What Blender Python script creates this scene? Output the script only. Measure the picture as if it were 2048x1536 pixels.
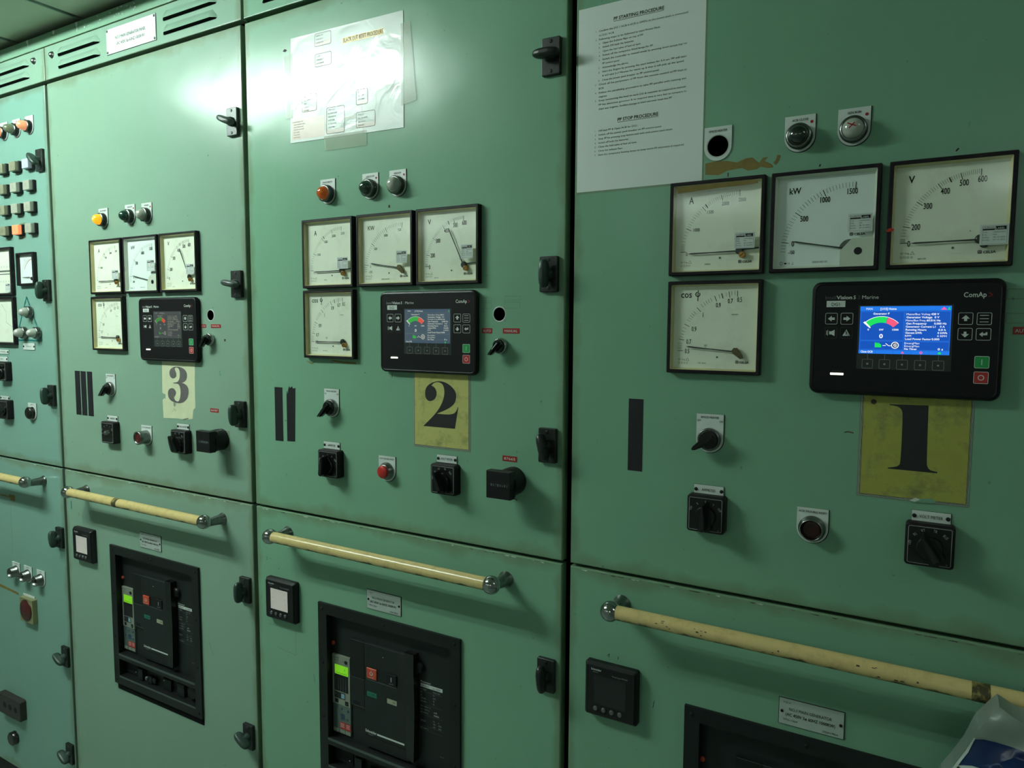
import bpy, bmesh, math, random
from mathutils import Vector, Matrix
from mathutils.geometry import tessellate_polygon

# ------------------------------------------------------------------ reset
for o in list(bpy.data.objects):
    bpy.data.objects.remove(o, do_unlink=True)
scene = bpy.context.scene
C = scene.collection
random.seed(7)

# ------------------------------------------------------------------ camera
cam_d = bpy.data.cameras.new('camera')
cam = bpy.data.objects.new('camera', cam_d)
C.objects.link(cam)
cam_d.sensor_fit = 'HORIZONTAL'
cam_d.sensor_width = 36.0
cam_d.lens = 1437.72 / 2048 * 36.0
cam_d.clip_start = 0.02
pitch, roll, yaw = -0.08114, -0.00486, 0.52917
RM = (Matrix.Rotation(yaw, 3, 'Z') @ Matrix.Rotation(pitch, 3, 'X') @ Matrix.Rotation(roll, 3, 'Y')
      @ Matrix.Rotation(math.pi / 2, 3, 'X'))
cam.matrix_world = Matrix.Translation((2.16362, -1.12741, 1.55695)) @ RM.to_4x4()
scene.camera = cam

# ------------------------------------------------------------------ world, view
EXPO = 0.0
LAMP_COL = (0.82, 1.0, 0.92)
LAMP_W = 148.0          # radiance of the near fluorescent tubes
world = bpy.data.worlds.new('world')
scene.world = world
world.use_nodes = True
world.node_tree.nodes['Background'].inputs[0].default_value = (0.25, 0.5, 0.38, 1)
world.node_tree.nodes['Background'].inputs[1].default_value = 0.02
scene.view_settings.view_transform = 'Standard'
scene.view_settings.look = 'None'
scene.view_settings.exposure = EXPO
scene.view_settings.gamma = 1.0
scene.view_settings.use_curve_mapping = False
CEIL = 2.374          # soffit over the switchboard
HIGH = 2.560          # ceiling of the room

# ------------------------------------------------------------------ materials
MATS = {}


def nd(nt, t, **kw):
    n = nt.nodes.new(t)
    for k, v in kw.items():
        setattr(n, k, v)
    return n


def mat(name, col, rough=0.5, metal=0.0, spec=0.5, var=0.08, scale=60.0, emit=None, es=0.0, alpha=1.0,
        bump=0.0, coat=0.0, dirt=None, dirt_amt=0.0, dirt_scale=30.0):
    m = bpy.data.materials.new(name)
    m.use_nodes = True
    nt = m.node_tree
    b = nt.nodes['Principled BSDF']
    L = nt.links.new
    tc = nd(nt, 'ShaderNodeTexCoord')
    nz = nd(nt, 'ShaderNodeTexNoise')
    nz.inputs['Scale'].default_value = scale
    nz.inputs['Detail'].default_value = 3
    L(tc.outputs['Object'], nz.inputs['Vector'])
    mx = nd(nt, 'ShaderNodeMix', data_type='RGBA')
    c1 = tuple(max(0, c * (1 - var)) for c in col) + (1,)
    c2 = tuple(min(1, c * (1 + var)) for c in col) + (1,)
    mx.inputs['A'].default_value = c1
    mx.inputs['B'].default_value = c2
    L(nz.outputs['Fac'], mx.inputs['Factor'])
    out = mx.outputs['Result']
    if dirt:
        n2 = nd(nt, 'ShaderNodeTexNoise')
        n2.inputs['Scale'].default_value = dirt_scale
        n2.inputs['Detail'].default_value = 6
        n2.inputs['Roughness'].default_value = 0.7
        L(tc.outputs['Object'], n2.inputs['Vector'])
        r = nd(nt, 'ShaderNodeMapRange')
        r.inputs['From Min'].default_value = 0.5
        r.inputs['From Max'].default_value = 0.72
        r.inputs['To Max'].default_value = dirt_amt
        L(n2.outputs['Fac'], r.inputs['Value'])
        m3 = nd(nt, 'ShaderNodeMix', data_type='RGBA')
        L(r.outputs['Result'], m3.inputs['Factor'])
        L(out, m3.inputs['A'])
        m3.inputs['B'].default_value = tuple(dirt) + (1,)
        out = m3.outputs['Result']
    L(out, b.inputs['Base Color'])
    b.inputs['Roughness'].default_value = rough
    b.inputs['Metallic'].default_value = metal
    b.inputs['Specular IOR Level'].default_value = spec
    b.inputs['Alpha'].default_value = alpha
    b.inputs['Coat Weight'].default_value = coat
    b.inputs['Coat Roughness'].default_value = 0.08
    if emit:
        b.inputs['Emission Color'].default_value = tuple(emit) + (1,)
        b.inputs['Emission Strength'].default_value = es
    if bump:
        bp = nd(nt, 'ShaderNodeBump')
        bp.inputs['Strength'].default_value = bump
        bp.inputs['Distance'].default_value = 0.001
        n4 = nd(nt, 'ShaderNodeTexNoise')
        n4.inputs['Scale'].default_value = 250
        L(tc.outputs['Object'], n4.inputs['Vector'])
        L(n4.outputs['Fac'], bp.inputs['Height'])
        L(bp.outputs['Normal'], b.inputs['Normal'])
    MATS[name] = m
    return m


def paint(name, col, rough=0.23, grime=0.8):
    """glossy enamel on a steel door: mottled tone, fine orange peel, streaks, grime along the door edges"""
    m = mat(name, col, rough=rough, spec=0.31, var=0.045, scale=3.0)
    nt = m.node_tree
    L = nt.links.new
    b = nt.nodes['Principled BSDF']
    tc = nt.nodes['Texture Coordinate']
    src = b.inputs['Base Color'].links[0].from_socket
    # fine speckle of dirt
    n2 = nd(nt, 'ShaderNodeTexNoise'); n2.inputs['Scale'].default_value = 75; n2.inputs['Detail'].default_value = 2
    n2.inputs['Roughness'].default_value = 0.5
    L(tc.outputs['Object'], n2.inputs['Vector'])
    r = nd(nt, 'ShaderNodeMapRange'); r.inputs['From Min'].default_value = 0.72; r.inputs['From Max'].default_value = 0.80
    r.inputs['To Max'].default_value = 0.6
    L(n2.outputs['Fac'], r.inputs['Value'])
    m3 = nd(nt, 'ShaderNodeMix', data_type='RGBA'); L(r.outputs['Result'], m3.inputs['Factor']); L(src, m3.inputs['A'])
    m3.inputs['B'].default_value = (0.06, 0.085, 0.05, 1)
    # vertical streaks
    mp = nd(nt, 'ShaderNodeMapping'); mp.inputs['Scale'].default_value = (26, 1, 0.9)
    L(tc.outputs['Object'], mp.inputs['Vector'])
    n3 = nd(nt, 'ShaderNodeTexNoise'); n3.inputs['Scale'].default_value = 2.0; n3.inputs['Detail'].default_value = 4
    L(mp.outputs['Vector'], n3.inputs['Vector'])
    r3 = nd(nt, 'ShaderNodeMapRange'); r3.inputs['From Min'].default_value = 0.56; r3.inputs['From Max'].default_value = 0.8
    r3.inputs['To Max'].default_value = 0.14
    L(n3.outputs['Fac'], r3.inputs['Value'])
    m4 = nd(nt, 'ShaderNodeMix', data_type='RGBA'); L(r3.outputs['Result'], m4.inputs['Factor'])
    L(m3.outputs['Result'], m4.inputs['A']); m4.inputs['B'].default_value = (col[0] * 1.35, col[1] * 1.1, col[2] * 1.0, 1)
    # grime near the rim of the door (generated coordinates = the door's own box)
    sp = nd(nt, 'ShaderNodeSeparateXYZ'); L(tc.outputs['Generated'], sp.inputs[0])

    def edge(sock):
        a = nd(nt, 'ShaderNodeMath', operation='SUBTRACT'); a.inputs[0].default_value = 1; L(sock, a.inputs[1])
        mn = nd(nt, 'ShaderNodeMath', operation='MINIMUM'); L(sock, mn.inputs[0]); L(a.outputs[0], mn.inputs[1])
        return mn.outputs[0]
    mn = nd(nt, 'ShaderNodeMath', operation='MINIMUM'); L(edge(sp.outputs['X']), mn.inputs[0]); L(edge(sp.outputs['Z']), mn.inputs[1])
    n5 = nd(nt, 'ShaderNodeTexNoise'); n5.inputs['Scale'].default_value = 14; n5.inputs['Detail'].default_value = 6
    L(tc.outputs['Object'], n5.inputs['Vector'])
    ml = nd(nt, 'ShaderNodeMath', operation='MULTIPLY_ADD'); L(n5.outputs['Fac'], ml.inputs[0])
    ml.inputs[1].default_value = -0.055; ml.inputs[2].default_value = 0.024
    ad = nd(nt, 'ShaderNodeMath', operation='ADD'); L(mn.outputs[0], ad.inputs[0]); L(ml.outputs[0], ad.inputs[1])
    r5 = nd(nt, 'ShaderNodeMapRange'); r5.inputs['From Min'].default_value = 0.0; r5.inputs['From Max'].default_value = 0.018
    r5.inputs['To Min'].default_value = grime * 0.5; r5.inputs['To Max'].default_value = 0.0
    L(ad.outputs[0], r5.inputs['Value'])
    m6 = nd(nt, 'ShaderNodeMix', data_type='RGBA'); L(r5.outputs['Result'], m6.inputs['Factor'])
    L(m4.outputs['Result'], m6.inputs['A']); m6.inputs['B'].default_value = (0.13, 0.13, 0.05, 1)
    L(m6.outputs['Result'], b.inputs['Base Color'])
    # orange peel and slight waviness of the sheet
    b2 = nd(nt, 'ShaderNodeBump'); b2.inputs['Strength'].default_value = 0.25; b2.inputs['Distance'].default_value = 0.010
    n7 = nd(nt, 'ShaderNodeTexNoise'); n7.inputs['Scale'].default_value = 5.5; L(tc.outputs['Object'], n7.inputs['Vector'])
    L(n7.outputs['Fac'], b2.inputs['Height'])
    L(b2.outputs['Normal'], b.inputs['Normal'])
    return m


paint('enamel_green', (0.188, 0.368, 0.250))
paint('enamel_pale_green', (0.225, 0.352, 0.268))
paint('enamel_teal', (0.195, 0.350, 0.295))
paint('enamel_trim', (0.20, 0.35, 0.245), grime=1.0)
mat('dark_gap', (0.004, 0.005, 0.005), rough=0.9, spec=0.1)
mat('steel_interior', (0.002, 0.002, 0.002), rough=0.9, spec=0.0)
mat('black_plastic', (0.008, 0.008, 0.009), rough=0.42, spec=0.3)
mat('black_satin', (0.010, 0.010, 0.011), rough=0.33, spec=0.5)
mat('frame_black', (0.007, 0.005, 0.007), rough=0.5, spec=0.25, dirt=(0.04, 0.036, 0.03), dirt_amt=0.35, dirt_scale=60)
mat('knob_black', (0.007, 0.007, 0.007), rough=0.25, spec=0.5)
mat('latch_green', (0.022, 0.045, 0.036), rough=0.38, spec=0.5)
mat('latch_black', (0.012, 0.015, 0.014), rough=0.4, spec=0.4, dirt=(0.04, 0.05, 0.045), dirt_amt=0.6)
mat('latch_grey', (0.055, 0.075, 0.068), rough=0.35, spec=0.5, dirt=(0.03, 0.04, 0.035), dirt_amt=0.8, dirt_scale=50)
mat('plate_white', (0.62, 0.68, 0.64), rough=0.38, spec=0.4)
mat('plate_metal', (0.48, 0.54, 0.50), rough=0.36, metal=0.2, spec=0.5)
mat('ink', (0.012, 0.013, 0.014), rough=0.6, spec=0.2)
mat('ink_brown', (0.07, 0.045, 0.035), rough=0.7, spec=0.2)
mat('ink_grey', (0.12, 0.13, 0.12), rough=0.6, spec=0.2)
mat('ink_red', (0.35, 0.02, 0.015), rough=0.5, spec=0.3)
mat('ink_teal', (0.01, 0.16, 0.13), rough=0.6, spec=0.2)
mat('engraved_white', (0.62, 0.66, 0.62), rough=0.5, spec=0.2)
mat('engraved_grey', (0.30, 0.32, 0.31), rough=0.5, spec=0.2)
mat('engraved_dim', (0.10, 0.11, 0.11), rough=0.5, spec=0.2)
mat('chrome', (0.42, 0.43, 0.43), rough=0.12, metal=1.0)
mat('chrome_worn', (0.24, 0.25, 0.245), rough=0.3, metal=1.0, dirt=(0.05, 0.05, 0.045), dirt_amt=0.7, dirt_scale=120)
mat('ring_dark', (0.06, 0.065, 0.06), rough=0.3, metal=0.8)
mat('dial_white', (0.86, 0.88, 0.76), rough=0.55, spec=0.3, var=0.05, scale=20, dirt=(0.50, 0.46, 0.28), dirt_amt=0.25, dirt_scale=18)
mat('dial_cool', (0.82, 0.88, 0.86), rough=0.5, spec=0.3, var=0.02)
mat('bezel_cream', (0.60, 0.54, 0.30), rough=0.5, spec=0.3, var=0.15, scale=40)
mat('bezel_white', (0.62, 0.66, 0.56), rough=0.45, spec=0.3)
mat('needle_grey', (0.018, 0.026, 0.024), rough=0.45)
mat('hub_bronze', (0.16, 0.12, 0.055), rough=0.35, metal=0.5, dirt=(0.03, 0.03, 0.02), dirt_amt=0.8, dirt_scale=150)
mat('brass', (0.42, 0.22, 0.06), rough=0.3, metal=0.8)
mat('tape_residue', (0.20, 0.15, 0.04), rough=0.6, spec=0.3, var=0.25, scale=80)
mat('number_yellow', (0.50, 0.48, 0.16), rough=0.45, spec=0.4, var=0.15, scale=25, dirt=(0.16, 0.15, 0.06), dirt_amt=0.7, dirt_scale=26)
mat('number_olive', (0.36, 0.35, 0.075), rough=0.4, spec=0.4, var=0.25, scale=22, dirt=(0.11, 0.11, 0.06), dirt_amt=0.8, dirt_scale=22)
mat('number_cream', (0.64, 0.66, 0.44), rough=0.5, spec=0.3, var=0.12, scale=40)
mat('number_border', (0.17, 0.21, 0.15), rough=0.5, var=0.2)
mat('number_ink', (0.022, 0.020, 0.022), rough=0.5, spec=0.3)
mat('number_ink_faded', (0.11, 0.10, 0.10), rough=0.6, spec=0.3, var=0.4, scale=250)
mat('black_tape', (0.010, 0.010, 0.013), rough=0.45, spec=0.4)
mat('clear_tape', (0.30, 0.38, 0.22), rough=0.25, spec=0.5, alpha=0.45)
mat('red_tape', (0.30, 0.014, 0.012), rough=0.35, spec=0.5)
mat('teal_tape', (0.01, 0.14, 0.13), rough=0.35, spec=0.5)
mat('paper_white', (0.70, 0.76, 0.72), rough=0.5, spec=0.35, var=0.03, scale=8)
mat('highlighter', (0.75, 0.50, 0.10), rough=0.3)
mat('print_pink', (0.62, 0.48, 0.40), rough=0.3)
mat('print_tan', (0.55, 0.45, 0.38), rough=0.3)
mat('green_lens', (0.004, 0.035, 0.022), rough=0.08, spec=0.6, coat=1.0)
mat('dark_lens', (0.006, 0.014, 0.012), rough=0.08, spec=0.6, coat=1.0)
mat('white_lens', (0.42, 0.44, 0.38), rough=0.14, spec=0.6, coat=1.0)
mat('amber_lens', (0.36, 0.06, 0.003), rough=0.12, coat=1.0, emit=(0.9, 0.18, 0.005), es=0.10, var=0.6, scale=260)
mat('amber_lit', (0.8, 0.30, 0.02), rough=0.15, coat=1.0, emit=(1.0, 0.36, 0.012), es=1.15)
mat('amber_core', (0.9, 0.6, 0.2), rough=0.3, emit=(1.0, 0.72, 0.18), es=1.8)
mat('salmon_lit', (0.7, 0.35, 0.2), rough=0.15, coat=1.0, emit=(1.0, 0.30, 0.12), es=0.55)
mat('olive_lens', (0.16, 0.19, 0.12), rough=0.12, coat=1.0)
mat('red_button', (0.42, 0.018, 0.014), rough=0.3, spec=0.5)
mat('red_dull', (0.065, 0.008, 0.008), rough=0.35, spec=0.5)
mat('red_deep', (0.030, 0.003, 0.003), rough=0.3, spec=0.5)
mat('button_olive', (0.24, 0.24, 0.16), rough=0.4, spec=0.4)
mat('button_grey', (0.36, 0.37, 0.30), rough=0.4, spec=0.4)
mat('button_lilac', (0.42, 0.42, 0.50), rough=0.5, spec=0.3)
mat('button_lit', (0.7, 0.25, 0.12), rough=0.4, emit=(1.0, 0.27, 0.10), es=0.75)
mat('box_olive', (0.20, 0.20, 0.095), rough=0.45, spec=0.4)
mat('sockets_brown', (0.030, 0.024, 0.024), rough=0.5)
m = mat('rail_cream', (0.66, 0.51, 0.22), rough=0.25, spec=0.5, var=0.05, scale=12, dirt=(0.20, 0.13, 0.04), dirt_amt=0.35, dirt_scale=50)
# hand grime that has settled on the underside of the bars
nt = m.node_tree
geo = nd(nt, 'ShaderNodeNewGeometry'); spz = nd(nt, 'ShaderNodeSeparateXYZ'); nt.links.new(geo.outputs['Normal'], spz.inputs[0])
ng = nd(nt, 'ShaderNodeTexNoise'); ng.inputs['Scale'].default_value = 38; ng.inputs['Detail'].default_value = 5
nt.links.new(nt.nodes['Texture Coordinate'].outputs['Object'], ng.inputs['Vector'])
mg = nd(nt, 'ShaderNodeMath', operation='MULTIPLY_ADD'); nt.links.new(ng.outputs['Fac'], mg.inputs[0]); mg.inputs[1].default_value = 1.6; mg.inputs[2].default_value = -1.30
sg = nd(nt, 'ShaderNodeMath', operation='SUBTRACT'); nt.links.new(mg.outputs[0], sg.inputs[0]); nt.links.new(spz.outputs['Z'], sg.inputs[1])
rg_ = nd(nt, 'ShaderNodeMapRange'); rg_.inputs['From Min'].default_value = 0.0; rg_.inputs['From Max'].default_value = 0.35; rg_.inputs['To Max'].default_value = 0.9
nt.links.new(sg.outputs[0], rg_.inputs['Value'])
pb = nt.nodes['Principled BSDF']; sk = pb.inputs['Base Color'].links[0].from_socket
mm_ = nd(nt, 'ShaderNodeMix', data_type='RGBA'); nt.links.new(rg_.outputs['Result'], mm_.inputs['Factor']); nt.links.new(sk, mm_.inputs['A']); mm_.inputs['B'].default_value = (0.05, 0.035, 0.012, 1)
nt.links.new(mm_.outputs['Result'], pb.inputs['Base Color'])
mat('rail_worn', (0.06, 0.05, 0.02), rough=0.4, dirt=(0.5, 0.4, 0.12), dirt_amt=0.9, dirt_scale=90)
mat('face_dark', (0.012, 0.016, 0.016), rough=0.45, spec=0.3)
mat('face_darker', (0.007, 0.009, 0.009), rough=0.45, spec=0.3)
mat('breaker_frame', (0.009, 0.011, 0.011), rough=0.45, spec=0.3)
mat('ledge_grey', (0.06, 0.08, 0.078), rough=0.4)
mat('unit_beige', (0.21, 0.235, 0.185), rough=0.45)
mat('unit_clear', (0.085, 0.12, 0.11), rough=0.2, spec=0.6)
mat('blue_spot', (0.02, 0.05, 0.09), rough=0.4)
mat('blue_key', (0.22, 0.36, 0.45), rough=0.4)
mat('lcd_green', (0.1, 0.3, 0.01), rough=0.3, emit=(0.20, 0.60, 0.012), es=0.62)
mat('lcd_mark', (0.06, 0.2, 0.01), rough=0.3)
mat('breaker_red', (0.48, 0.06, 0.025), rough=0.35)
mat('breaker_green', (0.01, 0.13, 0.085), rough=0.35)
mat('window_white', (0.34, 0.36, 0.26), rough=0.4)
mat('device_black', (0.005, 0.005, 0.006), rough=0.42, spec=0.25)
mat('device_grey', (0.022, 0.027, 0.027), rough=0.28, spec=0.5)
mat('key_green', (0.01, 0.28, 0.07), rough=0.4)
mat('key_red', (0.42, 0.02, 0.02), rough=0.4)
mat('led_white', (1, 1, 0.8), rough=0.4, emit=(1, 0.98, 0.72), es=1.6)
mat('meter_screen_lit', (0.40, 0.38, 0.35), rough=0.25, emit=(0.55, 0.50, 0.46), es=0.32)
mat('meter_screen_off', (0.012, 0.012, 0.013), rough=0.15)
mat('grey_key', (0.10, 0.10, 0.10), rough=0.35)
mat('bag_film', (0.30, 0.36, 0.31), rough=0.22, spec=0.6, coat=0.5, alpha=0.8)
mat('bag_white', (0.50, 0.58, 0.54), rough=0.3, spec=0.5)
mat('bag_navy', (0.004, 0.017, 0.085), rough=0.2, spec=0.6)
mat('bag_black', (0.004, 0.004, 0.005), rough=0.25, spec=0.5)
mat('ceiling_board', (0.52, 0.56, 0.44), rough=0.55, var=0.06, scale=4)
mat('ceiling_joint', (0.30, 0.40, 0.33), rough=0.5)
mat('wall_cream', (0.50, 0.54, 0.48), rough=0.7, var=0.05, scale=3)
mat('floor_vinyl', (0.24, 0.30, 0.26), rough=0.4, var=0.1, scale=8)
mat('lamp_housing', (0.55, 0.57, 0.53), rough=0.4)
for nm, k, tint in (('bright', 1.0, (1, 1, 1)), ('mid', 0.24, (1.35, 0.95, 0.62)), ('dim', 0.14, (1.9, 1.1, 0.62))):  # mid and dim: fading with viewing angle put into the screen colours
    def sc(name, c):
        mat('scr_%s_%s' % (name, nm), (0.01, 0.01, 0.01), rough=0.25,
            emit=(c[0] * tint[0], c[1] * tint[1], c[2] * tint[2]), es=1.0 * k, var=0)
    if nm == 'bright':
        sc('bg', (0.004, 0.085, 0.50)); sc('bar', (0.012, 0.19, 0.80)); sc('line', (0.03, 0.22, 0.85))
        sc('white', (0.95, 1.0, 1.0)); sc('green', (0.01, 0.75, 0.12)); sc('red', (0.95, 0.10, 0.22)); sc('pink', (0.85, 0.12, 0.40)); sc('dark', (0.05, 0.08, 0.15))
    elif nm == 'mid':
        sc('bg', (0.15, 0.36, 0.72)); sc('bar', (0.13, 0.33, 0.74)); sc('line', (0.35, 0.6, 0.95))
        sc('white', (1.5, 2.3, 3.0)); sc('green', (0.10, 1.6, 0.35)); sc('red', (1.9, 0.38, 0.4)); sc('pink', (0.25, 0.30, 0.6)); sc('dark', (0.2, 0.4, 0.7))
    else:
        sc('bg', (0.16, 0.34, 0.62)); sc('bar', (0.20, 0.40, 0.75)); sc('line', (0.3, 0.55, 0.9))
        sc('white', (1.0, 1.9, 2.4)); sc('green', (0.12, 1.5, 0.35)); sc('red', (2.2, 0.42, 0.35)); sc('pink', (0.2, 0.3, 0.5)); sc('dark', (0.2, 0.4, 0.7))

# laminated sheet with wrinkles
m = mat('laminate', (0.56, 0.62, 0.57), rough=0.32, spec=0.5, coat=0.35, var=0.04, scale=6)
nt = m.node_tree
b2 = nd(nt, 'ShaderNodeBump'); b2.inputs['Strength'].default_value = 0.30; b2.inputs['Distance'].default_value = 0.005
n7 = nd(nt, 'ShaderNodeTexNoise'); n7.inputs['Scale'].default_value = 16; n7.inputs['Detail'].default_value = 3; n7.inputs['Distortion'].default_value = 1.2
nt.links.new(nt.nodes['Texture Coordinate'].outputs['Object'], n7.inputs['Vector'])
nt.links.new(n7.outputs['Fac'], b2.inputs['Height'])
nt.links.new(b2.outputs['Normal'], nt.nodes['Principled BSDF'].inputs['Normal'])
nt.links.new(b2.outputs['Normal'], nt.nodes['Principled BSDF'].inputs['Coat Normal'])

# thin clear glass (transparent with a fresnel sheen)
g = bpy.data.materials.new('clear_glass'); g.use_nodes = True
nt = g.node_tree; nt.nodes.clear()
o_ = nd(nt, 'ShaderNodeOutputMaterial'); tr = nd(nt, 'ShaderNodeBsdfTransparent'); gl = nd(nt, 'ShaderNodeBsdfGlossy')
gl.inputs['Roughness'].default_value = 0.10
tr.inputs[0].default_value = (0.97, 0.99, 0.97, 1)
fr = nd(nt, 'ShaderNodeLayerWeight'); fr.inputs['Blend'].default_value = 0.5
pw = nd(nt, 'ShaderNodeMath', operation='POWER'); nt.links.new(fr.outputs['Facing'], pw.inputs[0]); pw.inputs[1].default_value = 4.0
mxs = nd(nt, 'ShaderNodeMixShader')
nz = nd(nt, 'ShaderNodeTexNoise'); nz.inputs['Scale'].default_value = 30
mlt = nd(nt, 'ShaderNodeMath', operation='MULTIPLY_ADD'); nt.links.new(pw.outputs[0], mlt.inputs[0]); mlt.inputs[1].default_value = 0.5; mlt.inputs[2].default_value = 0.03
nt.links.new(mlt.outputs[0], mxs.inputs[0]); nt.links.new(tr.outputs[0], mxs.inputs[1]); nt.links.new(gl.outputs[0], mxs.inputs[2])
nt.links.new(mxs.outputs[0], o_.inputs[0])
MATS['clear_glass'] = g

# fluorescent tubes, plus those of the added fill lights
for nm, s in (('tube_near', LAMP_W), ('tube_side', LAMP_W * 0.085), ('tube_fill', LAMP_W * 0.10)):
    mat(nm, (0.8, 0.8, 0.8), emit=LAMP_COL, es=s, var=0)

# ------------------------------------------------------------------ text
_TX = {}


def text_geo(s, bold=0.0):
    k = (s, bold)
    if k in _TX:
        return _TX[k]
    cu = bpy.data.curves.new('t', 'FONT')
    cu.body = s
    cu.resolution_u = 2
    cu.offset = bold
    cu.fill_mode = 'FRONT'
    ob = bpy.data.objects.new('t', cu)
    C.objects.link(ob)
    bpy.context.view_layer.update()
    me = bpy.data.meshes.new_from_object(ob.evaluated_get(bpy.context.evaluated_depsgraph_get()))
    vs = [(v.co.x, v.co.y) for v in me.vertices]
    fs = [tuple(p.vertices) for p in me.polygons]
    bpy.data.objects.remove(ob, do_unlink=True)
    bpy.data.curves.remove(cu)
    bpy.data.meshes.remove(me)
    if vs:
        x0 = min(v[0] for v in vs); x1 = max(v[0] for v in vs)
    else:
        x0 = x1 = 0
    _TX[k] = (vs, fs, x0, x1)
    return _TX[k]


CAPH = None


def cap_h():
    global CAPH
    if CAPH is None:
        vs = text_geo('H')[0]
        CAPH = max(v[1] for v in vs)
    return CAPH


# ------------------------------------------------------------------ mesh builder (millimetres: u right, v up or down, d out of the wall)
class MB:
    def __init__(s, down=False, k=0.001):
        s.v = []; s.f = []; s.m = []; s.sm = []; s.slots = []; s.down = down; s.k = k

    def P(s, u, v, d):
        return (u * s.k, -d * s.k, (-v if s.down else v) * s.k)

    def slot(s, name):
        if name not in s.slots:
            s.slots.append(name)
        return s.slots.index(name)

    def add(s, pts, faces, m, smooth=False):
        o = len(s.v)
        s.v += pts
        i = s.slot(m)
        for f in faces:
            s.f.append(tuple(o + a for a in f)); s.m.append(i); s.sm.append(smooth)

    def rings(s, rings, m, cap0=True, cap1=True, smooth=False):
        n = len(rings[0]); pts = [p for r in rings for p in r]; fs = []
        for k in range(len(rings) - 1):
            for i in range(n):
                j = (i + 1) % n
                fs.append((k * n + i, k * n + j, (k + 1) * n + j, (k + 1) * n + i))
        s.add(pts, fs, m, smooth)
        if cap0: s.add(list(rings[0]), [tuple(range(n))], m)
        if cap1: s.add(list(rings[-1]), [tuple(range(n))], m)

    @staticmethod
    def rr(u0, v0, u1, v1, r, n=5):
        if r <= 0.001:
            return [(u0, v0), (u1, v0), (u1, v1), (u0, v1)]
        o = []
        for cx, cy, a0 in ((u1 - r, v0 + r, -90), (u1 - r, v1 - r, 0), (u0 + r, v1 - r, 90), (u0 + r, v0 + r, 180)):
            for i in range(n + 1):
                a = math.radians(a0 + 90 * i / n)
                o.append((cx + r * math.cos(a), cy + r * math.sin(a)))
        return o

    def box(s, u0, v0, u1, v1, d0, d1, m, r=0.0, bev=0.0, n=5):
        if u0 > u1: u0, u1 = u1, u0
        if v0 > v1: v0, v1 = v1, v0
        prof = [(d0, 0.0)]
        if bev > 0:
            for i in range(4):
                a = math.pi / 2 * i / 3
                prof.append((d1 - bev + bev * math.sin(a), bev * (1 - math.cos(a))))
            if r <= 0: r = bev * 0.4
        else:
            prof.append((d1, 0.0))
        rg = []
        for d, ins in prof:
            rg.append([s.P(a, b, d) for a, b in s.rr(u0 + ins, v0 + ins, u1 - ins, v1 - ins, max(r - ins, 0.05) if r > 0 else 0, n)])
        s.rings(rg, m)

    def lathe(s, cu, cv, prof, m, seg=28, cap0=False, cap1=True, smooth=True):
        rg = []
        for r, d in prof:
            r = max(r, 0.01)
            rg.append([s.P(cu + r * math.cos(2 * math.pi * i / seg), cv + r * math.sin(2 * math.pi * i / seg), d) for i in range(seg)])
        s.rings(rg, m, cap0, cap1, smooth)

    def poly(s, pts, d, m):
        tri = tessellate_polygon([[Vector((p[0], p[1], 0)) for p in pts]])
        s.add([s.P(p[0], p[1], d) for p in pts], [tuple(t) for t in tri], m)

    def prism(s, pts, d0, d1, m):
        n = len(pts)
        s.rings([[s.P(a, b, d0) for a, b in pts], [s.P(a, b, d1) for a, b in pts]], m, False, False)
        s.poly(pts, d1, m); s.poly(pts, d0, m)

    def rect(s, u0, v0, u1, v1, d, m):
        s.add([s.P(u0, v0, d), s.P(u1, v0, d), s.P(u1, v1, d), s.P(u0, v1, d)], [(0, 1, 2, 3)], m)

    def line(s, a, b, w, d, m):
        dx, dy = b[0] - a[0], b[1] - a[1]
        l = math.hypot(dx, dy) or 1
        nx, ny = -dy / l * w / 2, dx / l * w / 2
        s.add([s.P(a[0] + nx, a[1] + ny, d), s.P(b[0] + nx, b[1] + ny, d), s.P(b[0] - nx, b[1] - ny, d), s.P(a[0] - nx, a[1] - ny, d)], [(0, 1, 2, 3)], m)

    def pline(s, pts, w, d, m):
        for a, b in zip(pts, pts[1:]): s.line(a, b, w, d, m)

    def stroke(s, u0, v0, u1, v1, r, w, d, m):
        a = s.rr(u0, v0, u1, v1, r); b = s.rr(u0 + w, v0 + w, u1 - w, v1 - w, max(r - w, 0.02) if r > 0 else 0)
        n = len(a)
        s.add([s.P(p[0], p[1], d) for p in a + b], [(i, (i + 1) % n, n + (i + 1) % n, n + i) for i in range(n)], m)

    def arc(s, cu, cv, r0, r1, a0, a1, d, m, seg=24):
        pts = []
        for i in range(seg + 1):
            a = math.radians(a0 + (a1 - a0) * i / seg)
            c, sn = math.cos(a), math.sin(a) * (-1 if s.down else 1)
            pts += [s.P(cu + r0 * c, cv + r0 * sn, d), s.P(cu + r1 * c, cv + r1 * sn, d)]
        s.add(pts, [(2 * i, 2 * i + 2, 2 * i + 3, 2 * i + 1) for i in range(seg)], m)

    def text(s, t, u, v, h, d, m, al='l', w=None, bold=0.0, rot=0.0, xs=1.0):
        """baseline at v; h = cap height; w fits the width"""
        if 'M' in t: bold = 0.0
        vs, fs, x0, x1 = text_geo(t, bold)
        if not fs: return
        k = h / cap_h()
        kx = (w / (x1 - x0)) if w else k * xs
        off = {'l': x0, 'c': (x0 + x1) / 2, 'r': x1}[al]
        ca, sa = math.cos(math.radians(rot)), math.sin(math.radians(rot))
        pts = []
        for x, y in vs:
            X = (x - off) * kx; Y = y * k
            X, Y = X * ca - Y * sa, X * sa + Y * ca
            pts.append(s.P(u + X, v + (-Y if s.down else Y), d))
        s.add(pts, fs, m)

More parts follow.
